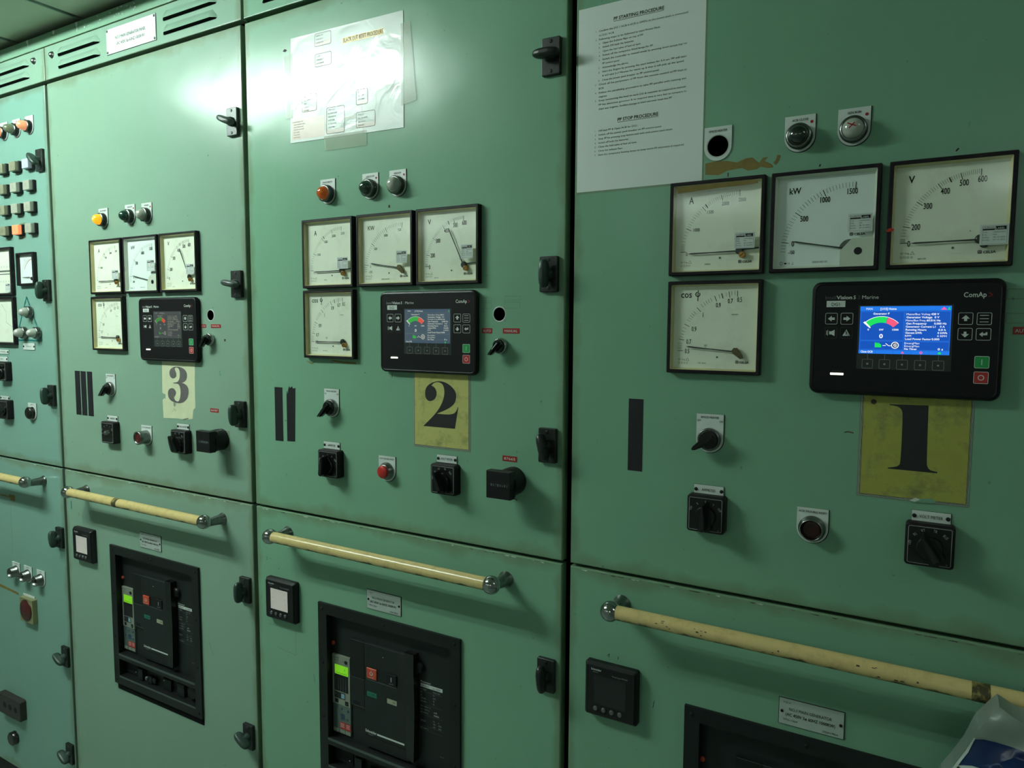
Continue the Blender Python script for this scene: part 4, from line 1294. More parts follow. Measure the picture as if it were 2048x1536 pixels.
qrect(149, 24, 259, 35.5, 1.4, 'highlighter')
p = bil(152, 33.5); b.text('BLACK OUT RESET PROCEDURE', p[0], p[1], 8, 1.6, 'ink_brown', w=104, rot=-.8)
qrect(4, 169, 100, 211, 1.4, 'print_pink')
for (u0, v0, u1, v1, ls) in ((71, 3, 118, 29, ['BUSBAR ON', 'EMERGENCY', 'GENERATOR']), (72, 44, 119, 70, ['CLOSE', 'EMERGENCY', 'BUS BREAKER']), (35, 121, 77, 157, ['RESET', 'PREFERENCE', 'TRIPS', 'START AC', 'BLOWERS']),
                            (105, 156, 155, 209, ['START AUX', 'BLOWERS AND', 'MAIN ENGINE', 'PUMPS ONE', 'BY ONE AFTER', 'CHECKING']), (186, 131, 217, 161, ['RESET', 'AIR COMP', 'AND FANS']), (186, 175, 236, 206, ['START LO', 'AND FW PUMPS', 'AND CHECK', 'PRESSURES'])):
    a_ = b.rr(u0, v0, u1, v1, 4)
    c_ = b.rr(u0 + .7, v0 + .7, u1 - .7, v1 - .7, 3.5)
    nn = len(a_)
    qrect(u0 + 1, v1 - 9, u1 - 1, v1 - 1, 1.35, 'print_tan')
    b.add([b.P(*bil(*p), 1.5) for p in a_ + c_], [(i, (i + 1) % nn, nn + (i + 1) % nn, nn + i) for i in range(nn)], 'ink_brown')
    for i, l in enumerate(ls):
        p = bil(u0 + 5, v0 + 6.5 + i * 7.0); b.text(l, p[0], p[1], 2.8, 1.6, 'ink_grey', rot=-.8, xs=.85)
for i, l in enumerate(['POWER RESTORED NOTES', 'CHECK EMERGENCY SUPPLY', 'CHECK STEERING GEAR', 'START SEA WATER PUMP', 'RESET ALARMS', 'CHECK BOILER', 'INFORM BRIDGE']):
    p = bil(10 if i else 6, 176 + i * 5.3); b.text(l, p[0], p[1], 2.3, 1.6, 'ink_grey', rot=-.8, xs=.8)
for a_, c_ in (((95, 29), (95, 44)), ((119, 50), (135, 54)), ((201, 161), (201, 175)), ((155, 182), (186, 182)), ((205, 206), (205, 216))):
    b.line(bil(*a_), bil(*c_), 1.6, 1.5, 'print_tan')
b.build('sheet', t)
b = MB()
b.poly([(932.1, 2130.3), (960, 2131.3), (958, 1997.5), (937.3, 1997.7)], 1.9, 'clear_tape')
b.build('tape', t)
b = MB(); b.poly([(1254, 2133.6), (1276.7, 2133.8), (1290.8, 1986.6), (1254, 1980)], 1.9, 'clear_tape'); b.build('tape', t)
b = MB(); b.poly([(1048.6, 1948), (1164.6, 1946), (1164.2, 1916.4), (1050.5, 1918.1)], 1.9, 'clear_tape'); b.build('tape', t)


# ------------------------------------------------------------------ engraved plates
def engraved(x, z, n, label, w=91.0, h=40.5):
    t = thing('name_plate', x, z, label, 'name plate', 'engraved generator name plates')
    b = MB(True)
    b.box(-1, -.8, w + 1, h + .8, 0, .8, 'ink'); b.box(0, 0, w, h, 0, 1.8, 'plate_metal', bev=.3)
    D = 2.1
    b.text('P-GF-01', 6, 7, 2.9, D, 'ink', xs=.8)
    b.text('NO.%d MAIN GENERATOR' % n, w / 2 - 1, 17.3, 4.6, D, 'ink', 'c', w=60, bold=.012)
    b.text('(AC 450V 3ø 60HZ 1000KW)', w / 2 - 1, 26.3, 4.6, D, 'ink', 'c', w=70, bold=.012)
    b.text('TPYC-150x9', 6, 34, 2.9, D, 'ink', w=21)
    b.text('2050/1785A', w - 7, 37.6, 2.9, D, 'ink', 'r', w=22)
    b.build('plate', t)
    for s in (4.2, w - 4.2):
        b = MB(True); b.lathe(s, h / 2, [(2.3, 1.8), (2.2, 2.8), (1, 3.1)], 'ink', 12); b.build('screw', t)


engraved(1.9844, .9900, 1, 'engraved grey plate reading NO.1 MAIN GENERATOR above the partly visible breaker')
engraved(1.1515, .9990, 2, 'engraved grey plate reading NO.2 MAIN GENERATOR')
engraved(.3527, 1.0018, 3, 'small engraved grey plate reading NO.3 MAIN GENERATOR above its breaker')
t = thing('name_plate', .2894, 2.3093, 'large white plate reading NO.3 MAIN GENERATOR PANEL between the louvres at top', 'name plate')
b = MB(True)
b.box(0, 0, 206, 62, 0, 2, 'plate_white', bev=.3); b.box(-.8, -.8, 207, 62.8, 0, .8, 'ink')
b.text('NO.3 MAIN GENERATOR PANEL', 103, 30, 7.5, 2.3, 'ink', 'c', w=128)
b.text('(AC 450V 3ø 60HZ 1000KW)', 103, 45, 7.5, 2.3, 'ink', 'c', w=118)
b.build('plate', t)
for p_, q_ in ((4.5, 4.5), (201.5, 4.5), (4.5, 57.5), (201.5, 57.5)):
    b = MB(True); b.lathe(p_, q_, [(3.2, 2), (3, 3.2), (1.5, 3.8)], 'chrome_worn', 14); b.build('screw', t)


# ------------------------------------------------------------------ generator controllers with colour screens
def controller(x, z, key, tagtxt, label, W=231.0, H=159.0):
    t = thing('generator_controller', x, z, label, 'controller', 'generator controllers with screens')
    b = MB(True)
    rg = []
    for d, ins, r in ((0, 2, 11), (3, 0, 12), (9, 0, 12), (12, 1.4, 11), (13, 4.5, 8.5)):
        rg.append([b.P(p, q, d) for p, q in b.rr(ins, ins, W - ins, H - ins, r, 6)])
    b.rings(rg, 'device_black', True, False)
    rg = [[b.P(p, q, d) for p, q in b.rr(ins, ins, W - ins, H - ins, 8, 6)] for d, ins in ((13, 4.5), (12.4, 5.5), (12.4, 5.6))]
    b.rings(rg, 'device_black', False, True)
    b.build('housing', t)
    b = MB(True)
    D = 12.7
    Wt, Gr, Dm = 'engraved_white', 'engraved_grey', 'engraved_dim'
    b.text('Inteli', 17.8, 24.6, 4.8, D, Gr if key != 'bright' else Dm, w=14); b.text('Vision', 32.2, 24.6, 4.8, D, Wt, w=20, bold=.02); b.text('5', 54.2, 24.6, 4.8, D, Wt, bold=.02, xs=.9); b.text('.2', 58.6, 24.6, 4.8, D, Dm, xs=.85)
    b.text('Marine', 65, 24.6, 4.8, D, Wt, w=20.5, bold=.02)
    b.text('ComAp', 184.8, 24.0, 6.2, D, Wt, w=25, bold=.01)
    b.pline([(212, 18.5), (216.5, 21.3), (212, 24)], .9, D, 'ink_red')

    def key_(u0, v0, u1, v1, m=Wt, r=2): b.stroke(u0, v0, u1, v1, r, .55, D, m)
    key_(18.6, 43.9, 34.6, 59.8); key_(38.7, 43.9, 54.6, 60)
    key_(180, 44.1, 196.5, 59.8); key_(200.6, 44.2, 217, 60); key_(180.3, 64.2, 196.7, 80); key_(200.5, 64.4, 217, 80.1)
    key_(18.8, 64, 34.5, 79.8, 'device_grey'); key_(38.8, 64, 54.6, 79.8, 'device_grey')

    def arrow(cu, cv, a, m=Wt):
        ca, sa = math.cos(a), math.sin(a)
        pp = [(5, 0), (0, 4), (0, 1.7), (-4, 1.7), (-4, -1.7), (0, -1.7), (0, -4)]
        b.poly([(cu + p * ca - q * sa, cv + p * sa + q * ca) for p, q in pp], D, m)
    arrow(27, 51.9, math.pi); arrow(46.2, 51.9, 0)
    b.poly([(188.3, 47.3), (193, 52), (190, 52), (190, 55), (186.6, 55), (186.6, 52), (183.6, 52)], D, Wt)
    b.poly([(188.5, 76.5), (193, 72), (190, 72), (190, 69), (187, 69), (187, 72), (184, 72)], D, Wt)
    for q in (47.8, 52, 56.2): b.rect(203.8, q - .4, 213.6, q + .4, D, Wt)
    b.poly([(204, 72.3), (208, 69), (208, 71), (211, 71), (211, 69.5), (213, 69.5), (213, 73.5), (208, 73.5), (208, 75.6)], D, Wt)
    b.poly([(24.5, 69.5), (27, 70), (31.5, 67.5), (31.5, 76.5), (27, 74), (24.5, 74.5)], D, Wt); b.line((22.5, 68), (22.5, 76), .7, D, Wt); b.line((21, 69), (21, 75), .7, D, Wt)
    b.poly([(46.6, 67), (51.5, 76), (41.7, 76)], D, Wt); b.line((46.6, 69.5), (46.6, 74.5), 1, D + .2, 'device_black'); b.line((44, 67), (51, 77), .6, D + .2, 'device_black')
    b.text('STATUS', 36.4, 127, 1.9, D, 'engraved_dim', 'c', w=13)
    b.build('keypad', t)
    b = MB(True); b.box(19.6, 26.8, 43.9, 35.6, 12.4, 12.7, 'plate_white'); b.text(tagtxt, 31.5, 34, 4.6, 13.0, 'ink', 'c', xs=.9); b.build('name_sticker', t)
    for nm, u0, v0, m_, s_ in (('start_button', 200.5, 100.6, 'key_green', 'I'), ('stop_button', 200.5, 120.8, 'key_red', 'O')):
        b = MB(True); b.box(u0, v0, u0 + 16.4, v0 + 15.8, 12.4, 12.9, m_, r=1.6); b.stroke(u0, v0, u0 + 16.4, v0 + 15.8, 1.6, .6, 13.05, Wt)
        if s_ == 'I': b.rect(u0 + 7.7, v0 + 4.2, u0 + 8.7, v0 + 11.6, 13.1, Wt)
        else: b.arc(u0 + 8.2, v0 + 7.9, 2.6, 3.6, 0, 360, 13.1, Wt)
        b.build(nm, t)
    b = MB(True); b.box(27.8, 128.6, 45.2, 131.7, 12.4, 12.9, 'led_white', r=.6); b.build('status_light', t)
    # softkey strip under the screen
    b = MB(True)
    b.box(61, 33.4, 174.6, 122, 12.35, 12.6, 'device_grey')
    for q in (75, 96.2, 117.5, 139, 160):
        b.stroke(q - 6.8, 108, q + 6.8, 121, 1.2, .5, 12.8, Gr); b.lathe(q, 114.5, [(1.4, 12.7), (1.3, 12.9)], Gr, 12); b.line((q, 100.8), (q, 108), .5, 12.8, Gr)
    b.build('softkeys', t)
    # screen
    b = MB(True)
    S = 'scr_%s_' + key
    m_ = lambda n_: 'scr_%s_%s' % (n_, key)
    D = 12.8
    b.rect(63.3, 35, 172.2, 100.3, D, m_('bg'))
    D += .15
    b.rect(63.3, 35, 172.2, 41.2, D, m_('bar')); b.rect(63.3, 95.2, 172.2, 100.3, D, m_('bar'))
    for a_ in ((64.2, 42, 117.6, 81.7), (118.8, 42, 171.6, 82.2), (64.2, 82.5, 117.6, 94.6), (118.8, 82.9, 171.6, 94.6)): b.stroke(*a_, 0, .35, D, m_('line'))
    D += .15
    w = m_('white')
    b.text('MAN', 70.8, 39.8, 2.7, D, w, w=7.8, bold=.02); b.text('[1/15] Home', 88.5, 39.9, 2.7, D, w, w=19.5, bold=.02)
    b.poly([(163.4, 36.3), (167.3, 40.2), (159.8, 40.2)], D, m_('pink')); b.poly([(169.4, 36.3), (171.2, 40.2), (167.6, 40.2)], D, m_('green'))
    b.text('Generator P', 79.8, 46.4, 2.6, D, w, w=20, bold=.02)
    b.arc(89.6, 78, 22, 29.5, 128, 62, D, m_('green'), 20) if False else None
    cu_, cv_ = 90.2, 77.5
    b.arc(cu_, cv_, 20, 28.2, 133, 75, D, m_('green'), 20); b.arc(cu_, cv_, 20, 28.2, 74, 43, D, m_('red'), 14); b.arc(cu_, cv_, 28.2, 28.9, 133, 43, D, w, 24)
    b.poly([(67.5, 57.2), (70, 55.6), (77.5, 64.2), (76, 65)], D + .1, w)
    b.text('0', 73.4, 68.2, 2.4, D, w, w=1.8, bold=.02); b.text('kW', 88, 68.2, 2.4, D, w, w=5.2, bold=.02); b.text('1500', 103.8, 68.2, 2.4, D, w, w=7.6, bold=.02)
    b.text('0', 88.2, 78.6, 5.4, D, w, w=4.6, bold=.03)
    b.poly([(83.2, 84), (85.2, 86.2), (85.2, 84.2), (87.6, 86.4), (87.6, 84.6), (91.3, 88), (91.3, 91.4), (83.2, 91.4)], D, m_('green'))
    b.line((93, 88.8), (97, 88.8), .8, D, w); b.line((96.5, 85.8), (100.2, 89), .9, D, w); b.line((100, 89), (103, 89), .8, D, w)
    b.arc(108, 88.2, 3.6, 4.7, 0, 360, D, w); b.arc(108, 88.2, .1, 3.6, 0, 360, D, m_('dark')); b.text('G', 108, 90.0, 3.8, D + .1, w, 'c', bold=.03)
    b.text('Close GCB', 66, 98.9, 2.6, D, w, w=15, bold=.02)
    b.poly([(117.4, 96.2), (119.6, 99.4), (115.2, 99.4)], D, m_('pink')); b.arc(139.3, 97.8, .8, 1.9, 0, 360, D, m_('pink'), 12); b.poly([(160.8, 96), (162.6, 97.6), (162.6, 99.4), (159, 99.4), (159, 97.6)], D, m_('green'))
    for q in (84.5, 106, 127.5, 149): b.rect(q, 95.3, q + .3, 100.2, D, m_('bg'))
    R_ = [('Mains/Bus Voltag', '428 V', 120.2, 27.8, 149, 9.3), ('Generator Voltage', '0 V', 120.2, 30.4, 153.1, 5.6), ('Mains/Bus Freq', '60.016 Hz', 119.7, 22.8, 144, 16.2), ('Gen Frequency', '0.000 Hz', 120.2, 24.2, 153, 14.2),
          ('Generator Current L1', '0 A', 119.9, 34.8, 159.8, 5.6), ('Running Hours', '0.0 h', 120, 24.4, 158.2, 8.4), ('Genset kWh', '0 kWh', 119.8, 19.4, 157.4, 11), ('RPM', '0 RPM', 119.6, 7.2, 157.2, 10.8), ('Load Power Factor', '0.000', 119.8, 30.6, 151, 8.9)]
    for i, (p, q, u, wp, uq, wq) in enumerate(R_):
        v = 47.2 + i * 4.18
        b.text(p, u, v, 2.5, D, w, w=wp, bold=.02); b.text(q, uq, v, 2.5, D, w, w=wq, bold=.02)
    for i, (p, wp) in enumerate((('EmergMan', 17.6), ('EmergMan', 17.6), ('No Timer', 15))):
        b.text(p, 119.4, 86.4 + i * 3.9, 2.5, D, w, w=wp, bold=.02)
    b.text('0 s', 158.5, 94.0, 2.7, D, w, w=6.2, bold=.02)
    b.build('screen', t)
    return t


controller(2.0105, 1.6208, 'bright', 'DG1', 'black generator controller with bright blue screen tagged DG1')
controller(1.2040, 1.6225, 'mid', 'DG2', 'black generator controller with greyish blue screen tagged DG2')
controller(.4005, 1.6220, 'dim', 'DG3', 'black generator controller with dim dark grey screen above the number 3')


# ------------------------------------------------------------------ hour counters
def hour_counter(x, z, n, label, digits, tab=False):
    t = thing('hour_counter', x, z, label, 'hour counter', 'black hour counters')
    b = MB()
    b.lathe(4, 0, [(26, .2), (26, 18), (24, 34)], 'black_plastic', 28)
    b.box(-23, -23, 23, 23, 28, 34, 'black_plastic')
    b.build('body', t)
    b = MB()
    b.box(-25, -25, 25, 25, 34, 50, 'black_plastic', bev=1.2)
    b.rect(-18, -4, 18, 4, 50.2, 'ink')
    for i, c in enumerate(digits):
        b.text(c, -15 + i * 4.6, -2.4, 4.8, 50.4, 'engraved_dim', w=2.6)
    b.build('counter_face', t)
    if tab:
        b = MB(); b.rect(-20, -26, 33, 22, .25, 'clear_tape'); b.build('tape', t)


hour_counter(1.5055, 1.2730, 2, 'black square hour counter standing proud on a round body on cabinet 2', '18718610')
hour_counter(.6925, 1.2810, 3, 'black square hour counter over a patch of clear tape on cabinet 3', '86111111', True)


# ------------------------------------------------------------------ power meters
def power_meter(x, z, lit, label):
    t = thing('power_meter', x, z, label, 'power meter', 'square digital power meters')
    b = MB(True)
    b.box(0, 0, 96, 96, 0, 11, 'black_plastic', r=4, bev=1)
    rg = [[b.P(p, q, d) for p, q in b.rr(i_, j_, 96 - i_, 96 - i_, 3, 4)] for d, i_, j_ in ((11, 1, 1), (16, 4.5, 4.5), (15.6, 7, 7))]
    b.rings(rg, 'black_plastic', False, True)
    b.build('housing', t)
    b = MB(True)
    sm = 'meter_screen_lit' if lit else 'meter_screen_off'
    b.rect(18, 20, 77, 72, 15.9, 'meter_screen_off'); b.rect(20, 22, 75, 70, 16.1, sm)
    if lit:
        for i, (p, q) in enumerate((('Volts', '0'), ('Amps', '0'), ('kW', '0'))):
            b.text(p, 24, 33 + i * 11, 2.6, 16.3, 'button_grey'); b.text(q, 68, 33 + i * 11, 3.6, 16.3, 'button_grey', 'r')
        b.line((22, 26.5), (73, 26.5), .4, 16.3, 'button_grey')
    b.text('Schneider', 13, 12.5, 3.4, 16.2, 'engraved_white', w=19, bold=.01); b.text('Electric', 17, 16.2, 2, 16.2, 'engraved_grey', w=9)
    b.text('PowerLogic PM2200', 52, 17, 2.4, 16.2, 'engraved_grey', w=28)
    b.build('screen', t)
    for q in (22, 37, 52, 67):
        b = MB(True); b.lathe(q, 80.5, [(4.3, 15.6), (4.2, 17), (3.2, 17.8)], 'grey_key', 16); b.build('key', t)


power_meter(1.6630, .9748, False, 'square black power meter with dark screen on the right hand cabinet')
power_meter(.8520, .9748, True, 'square black power meter with pale lit screen on cabinet 2')
power_meter(.0480, .9745, True, 'square black power meter with pale lit screen on cabinet 3')


# ------------------------------------------------------------------ air circuit breakers
def breaker(x, z, n, label):
    t = thing('circuit_breaker', x, z, label, 'circuit breaker', 'black air circuit breakers')
    W_, H_ = 381.0, 396.0
    b = MB(True)
    F = 'breaker_frame'
    rings_ = []
    outer = b.rr(0, 0, W_, H_, 3, 3)
    for (u0, v0, u1, v1, m0) in ((0, 0, W_, 24, 0), (0, 24, 25, H_, 0), (356, 24, W_, H_, 0), (25, 306, 356, 322, 0), (25, 370, 356, H_, 0)):
        b.box(u0, v0, u1, v1, .2, 6, F)
    for (u0, v0, u1, v1) in ((24, 23, 357, 307), (24, 321, 357, 371)):
        b.rings([[b.P(p, q, d) for p, q in rectl(u0, v0, u1, v1)] for d in (5.8, -17)], 'face_darker', False, False)
    b.poly([(25, 306), (356, 306), (356, 312), (25, 312)], 6.4, 'ledge_grey')
    b.poly([(25, 370), (356, 370), (356, 375), (25, 375)], 6.4, 'ledge_grey')
    b.box(7, 396, W_, 414, .2, 1.2, 'dark_gap')  # dark strip stands in for the shadow gap below the frame
    b.build('frame', t)
    for p, q in ((12, 12), (187, 12), (368, 12), (11, 136), (11, 260), (368, 136), (368, 262), (11, 384), (368, 384)):
        b = MB(True); b.lathe(p, q, [(3.4, 6), (3.3, 6.8), (1.5, 7.2)], 'ink', 12); b.build('screw', t)
    B = -14.0
    b = MB(True)
    b.rect(22, 21, 359, 309, B, 'face_dark')
    b.rect(22, 319, 359, 373, B - 2, 'face_darker')
    b.lathe(26, 95, [(5, B), (4.5, B + 3), (2, B + 4)], 'breaker_red', 14)
    b.lathe(268, 90, [(13, B), (13, B + 7), (9, B + 9)], 'face_darker', 20)
    D = B + .3
    # rating table
    b.text('Masterpact', 269.5, 122, 4.2, D, 'engraved_white', w=26, bold=.02)
    b.rect(269.5, 124, 325, 131.5, D, 'engraved_white'); b.text('NW20 H1', 271, 130, 4, D + .2, 'ink', w=20); b.text('Ue 1000V', 300, 130, 4, D + .2, 'ink', w=20)
    for i, (p, q) in enumerate((('Ui 1000V', 'Uimp 12kV'), ('Ue', 'Icu'), ('(V)', '(kA)'), ('220/440 ~', '65'), ('480/690 ~', '65'))):
        b.text(p, 269.5, 138 + i * 6.4, 3.4, D, 'engraved_grey', xs=.8); b.text(q, 301, 138 + i * 6.4, 3.4, D, 'engraved_grey', xs=.8)
    for v in (140, 168, 190, 214): b.rect(269.5, v, 325, v + .5, D, 'engraved_dim')
    for i, (p, q) in enumerate((('Icw = 65kA / 1s', ''), ('Ics = 100% Icu', 'cat.B'), ('IEC 60947-2', '50/60Hz'))):
        b.text(p, 269.5, 174 + i * 6.6, 3.4, D, 'engraved_grey', xs=.8); b.text(q, 303, 174 + i * 6.6, 3.4, D, 'engraved_white', xs=.8)
    b.text('AC23A', 269.5, 205, 3.6, D, 'engraved_grey', xs=.8)
    for i, (p, q) in enumerate((('Ue', 'Ie'), ('440', '2000'), ('690', '2000'))):
        b.text(p, 301, 200 + i * 6.2, 3.4, D, 'engraved_grey', xs=.8); b.text(q, 314, 200 + i * 6.2, 3.4, D, 'engraved_grey', xs=.8)
    b.text('IEC 60947-3', 269.5, 221, 3.4, D, 'engraved_grey', xs=.8); b.rect(269.5, 223, 325, 223.5, D, 'engraved_dim')
    b.rect(318, 268, 328, 270, D, 'engraved_dim')
    b.build('breaker_face', t)
    # trip unit
    b = MB(True)
    b.box(26, 118, 78, 231, B, B + 5, 'unit_beige')
    D = B + 5.3
    b.text('Micrologic 5.0', 30, 125, 2.6, D, 'ink', xs=.8)
    b.lathe(67, 130, [(4, D), (4, D + 1)], 'ink', 16)
    for q in (34, 42, 57): b.rect(q, 129, q + 3, 131, D, 'ink_grey')
    b.rect(32, 162, 73, 200, D, 'ink')
    for q in range(5): b.rect(36 + q * 7.4, 168, 36.6 + q * 7.4, 198, D + .15, 'engraved_dim')
    b.rect(32, 202, 64, 217, D, 'face_dark'); b.rect(52, 204, 62, 215, D + .15, 'blue_key'); b.rect(33, 219, 43, 228, D, 'ink'); b.rect(63, 219, 73, 229, D, 'ink')
    b.text('Ir', 35, 209, 3, D + .2, 'engraved_grey'); b.text('+', 66, 227, 4, D + .2, 'engraved_grey')
    b.box(26, 231, 78, 297, B, B + 4, 'unit_clear')
    D = B + 4.3
    for p, q in ((35, 238), (52, 240), (35, 256), (70, 242), (68, 262)): b.lathe(p, q, [(2.6, D), (2.6, D + .4)], 'blue_spot', 12)
    b.rect(48, 252, 60, 266, D, 'blue_spot')
    b.rect(46, 271, 61.5, 287, D, 'red_button'); b.rect(62.5, 271, 77.5, 287, D, 'red_button')
    for q in range(3): b.rect(48, 274 + q * 3.6, 59, 275 + q * 3.6, D + .2, 'engraved_white'); b.rect(64.5, 274 + q * 3.6, 75, 275 + q * 3.6, D + .2, 'engraved_white')
    for q in (27, 45.5, 62): b.rect(q, 288, q + 15, 297, D, 'unit_beige')
    b.build('trip_unit', t)
    tu = t.children[-1]
    b = MB(True); b.box(34, 140, 73, 161, B + 5, B + 5.6, 'lcd_green'); b.text('0', 62, 151, 5, B + 5.8, 'lcd_mark', xs=.8); b.rect(38, 157, 69, 158, B + 5.8, 'lcd_mark'); b.build('lcd', tu)
    # middle column and mechanism cover
    b = MB(True)
    b.box(81, 71, 121, 154, B, B + 6, 'face_darker'); b.box(81, 156, 121, 218, B, B + 6, 'face_dark'); b.rect(81, 154.4, 121, 155.6, B + 6.2, 'ledge_grey'); b.rect(81, 217.6, 121, 218.8, B + 6.2, 'ledge_grey')
    b.rect(89, 207.6, 109, 217, B + 6.3, 'ink')
    b.build('side_cover', t)
    b = MB(True)
    Fd = -6.0
    b.box(123.5, 70, 241, 276, B, Fd, 'face_dark', bev=.8)
    b.box(123.5, 277, 241, 301, B, Fd - 1, 'face_dark')
    D = Fd + .3
    b.rect(83, 69.4, 238, 70.2, D, 'ledge_grey')
    b.stroke(134, 72, 159.5, 112, 0, .6, D, 'ink')
    b.rect(129, 147.6, 212, 149.6, D, 'ledge_grey')
    b.rect(129.5, 119.5, 213.5, 147, D - .1, 'face_darker')
    b.text('Schneider', 124.8, 268, 6, D, 'engraved_white', w=31, bold=.02); b.text('Electric', 134, 272.6, 2.6, D, 'engraved_grey', w=12)
    b.rect(157.5, 264.2, 232, 268.0, D, 'engraved_white')
    b.lathe(176, 90, [(1.1, D), (1, D + .4)], 'engraved_white', 8)
    b.rect(127, 174, 131, 187, D, 'ink'); b.rect(182, 176, 187, 188.4, D, 'ink')
    b.build('mechanism_cover', t)
    b = MB(True); b.box(131.5, 121.5, 159, 144.5, Fd, Fd + 3, 'breaker_red', bev=.8); b.arc(145, 132, 3, 4.6, -220, 40, Fd + 3.2, 'engraved_white'); b.rect(144.4, 126.5, 145.6, 131, Fd + 3.2, 'engraved_white'); b.text('push OFF', 145, 142.5, 2.4, Fd + 3.2, 'engraved_white', 'c', w=13); b.build('off_button', t)
    b = MB(True); b.box(186.5, 121.5, 213, 144.5, Fd, Fd + 3, 'ink', bev=.8); b.rect(199.2, 127, 200.6, 137, Fd + 3.2, 'engraved_white'); b.text('push ON', 200, 142.5, 2.4, Fd + 3.2, 'engraved_grey', 'c', w=11); b.build('on_button', t)
    b = MB(True); b.rect(130, 175, 157.5, 186, D + .1, 'breaker_green'); b.text('O  OFF', 144, 183, 4, D + .3, 'face_dark', 'c'); b.build('state_window', t)
    b = MB(True); b.rect(186, 176.6, 212.4, 187.4, D + .1, 'window_white'); b.text('OK', 205, 184, 3.6, D + .3, 'ink', 'c'); b.build('charge_window', t)
    # charging handle
    b = MB(True)
    pts = [(241, 60), (264, 61), (264, 100), (266, 180), (264, 260), (263, 291), (244, 289), (242, 240), (240, 180), (241, 110)]
    b.prism(pts, B, 3, 'knob_black')
    b.build('charging_handle', t)
    # items in the lower slot
    S0 = B - 1.8
    def piece(nm, fn):
        q = MB(True); fn(q); q.build(nm, t)
    for a_ in ((92, 338, 112, 368, 10), (138, 350, 150, 368, 8), (262, 336, 290, 369, 8)):
        piece('terminal_block', lambda q: q.box(a_[0], a_[1], a_[2], a_[3], S0, S0 + a_[4], 'face_dark'))
    piece('racking_knob', lambda q: q.lathe(132, 356, [(5, S0), (5, S0 + 12), (4, S0 + 13)], 'chrome_worn', 14))
    piece('key_socket', lambda q: q.lathe(160, 358, [(8, S0), (8, S0 + 8)], 'face_darker', 16))
    piece('position_indicator', lambda q: (q.box(196, 340, 232, 369, S0, S0 + 6, 'face_darker'), q.poly([(200, 345), (206, 343), (206, 346), (202, 349)], S0 + 6.3, 'engraved_grey')))
    piece('crank_socket', lambda q: q.lathe(325, 345, [(20, S0), (20, S0 + 8), (16, S0 + 11)], 'face_darker', 26))
    piece('cover_flap', lambda q: (q.box(26, 326, 80, 366, S0, S0 + 2, 'ink'), q.lathe(70, 358, [(1.4, S0 + 2), (1, S0 + 3)], 'engraved_white', 8)))
    return t


breaker(.2160, .9465, 3, 'framed black circuit breaker below the number 3 generator name plate')
breaker(1.0115, .9445, 2, 'framed black circuit breaker below the number 2 generator name plate')
breaker(1.8385, .9385, 1, 'framed black circuit breaker cut by the bottom edge on cabinet 1')


# ------------------------------------------------------------------ hand rails
def rail(xl, xr, z, n, label, clamp=None):
    t = thing('hand_rail', xl, z, label, 'handrail', 'cream handrails with chrome balls')
    Lr = (xr - xl) * 1000
    dz = 5.0
    b = MB()
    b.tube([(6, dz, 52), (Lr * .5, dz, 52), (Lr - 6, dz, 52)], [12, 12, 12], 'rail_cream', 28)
    if n == 1:
        for q in range(22):
            u_ = random.choice((95, 150, 250, 380, 430)) + random.uniform(-16, 16); a_ = math.radians(random.uniform(-30, 35))
            w_ = random.uniform(.8, 3.2); h_ = random.uniform(.4, 1.3)
            pr_ = [(12.15 * math.sin(a_ + t_), 12.15 * math.cos(a_ + t_)) for t_ in (-h_ / 12, h_ / 12)]
            b.add([b.P(u_ - w_, dz + pr_[0][0], 52 + pr_[0][1]), b.P(u_ + w_, dz + pr_[0][0], 52 + pr_[0][1]), b.P(u_ + w_ * .6, dz + pr_[1][0], 52 + pr_[1][1]), b.P(u_ - w_ * .8, dz + pr_[1][0], 52 + pr_[1][1])], [(0, 1, 2, 3)], 'ink_brown')
    if clamp: b.tube([(clamp - 10, dz, 52), (clamp + 10, dz, 52)], [12.4, 12.4], 'rail_worn', 28)
    b.build('bar', t)
    for u in (0, Lr):
        b = MB()
        b.lathe(u, 0, [(15.5, 0), (15.5, 1.5), (14, 3), (12.2, 9), (9.5, 36), (9.2, 42)], 'chrome_worn', 26)
        b.build('post', t)
        b = MB()
        b.ellipsoid((u, dz, 52), (17, 17, 17), 'chrome', 0, 28, 18)
        b.build('ball', t)
    return t


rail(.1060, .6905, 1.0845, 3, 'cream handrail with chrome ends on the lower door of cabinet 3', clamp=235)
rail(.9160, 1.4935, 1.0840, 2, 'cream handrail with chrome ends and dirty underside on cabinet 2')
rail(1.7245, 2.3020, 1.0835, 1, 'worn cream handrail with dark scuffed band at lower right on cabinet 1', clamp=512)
rail(-.7000, -.1210, 1.0860, 4, 'cream handrail at the left picture edge ending in a chrome ball')

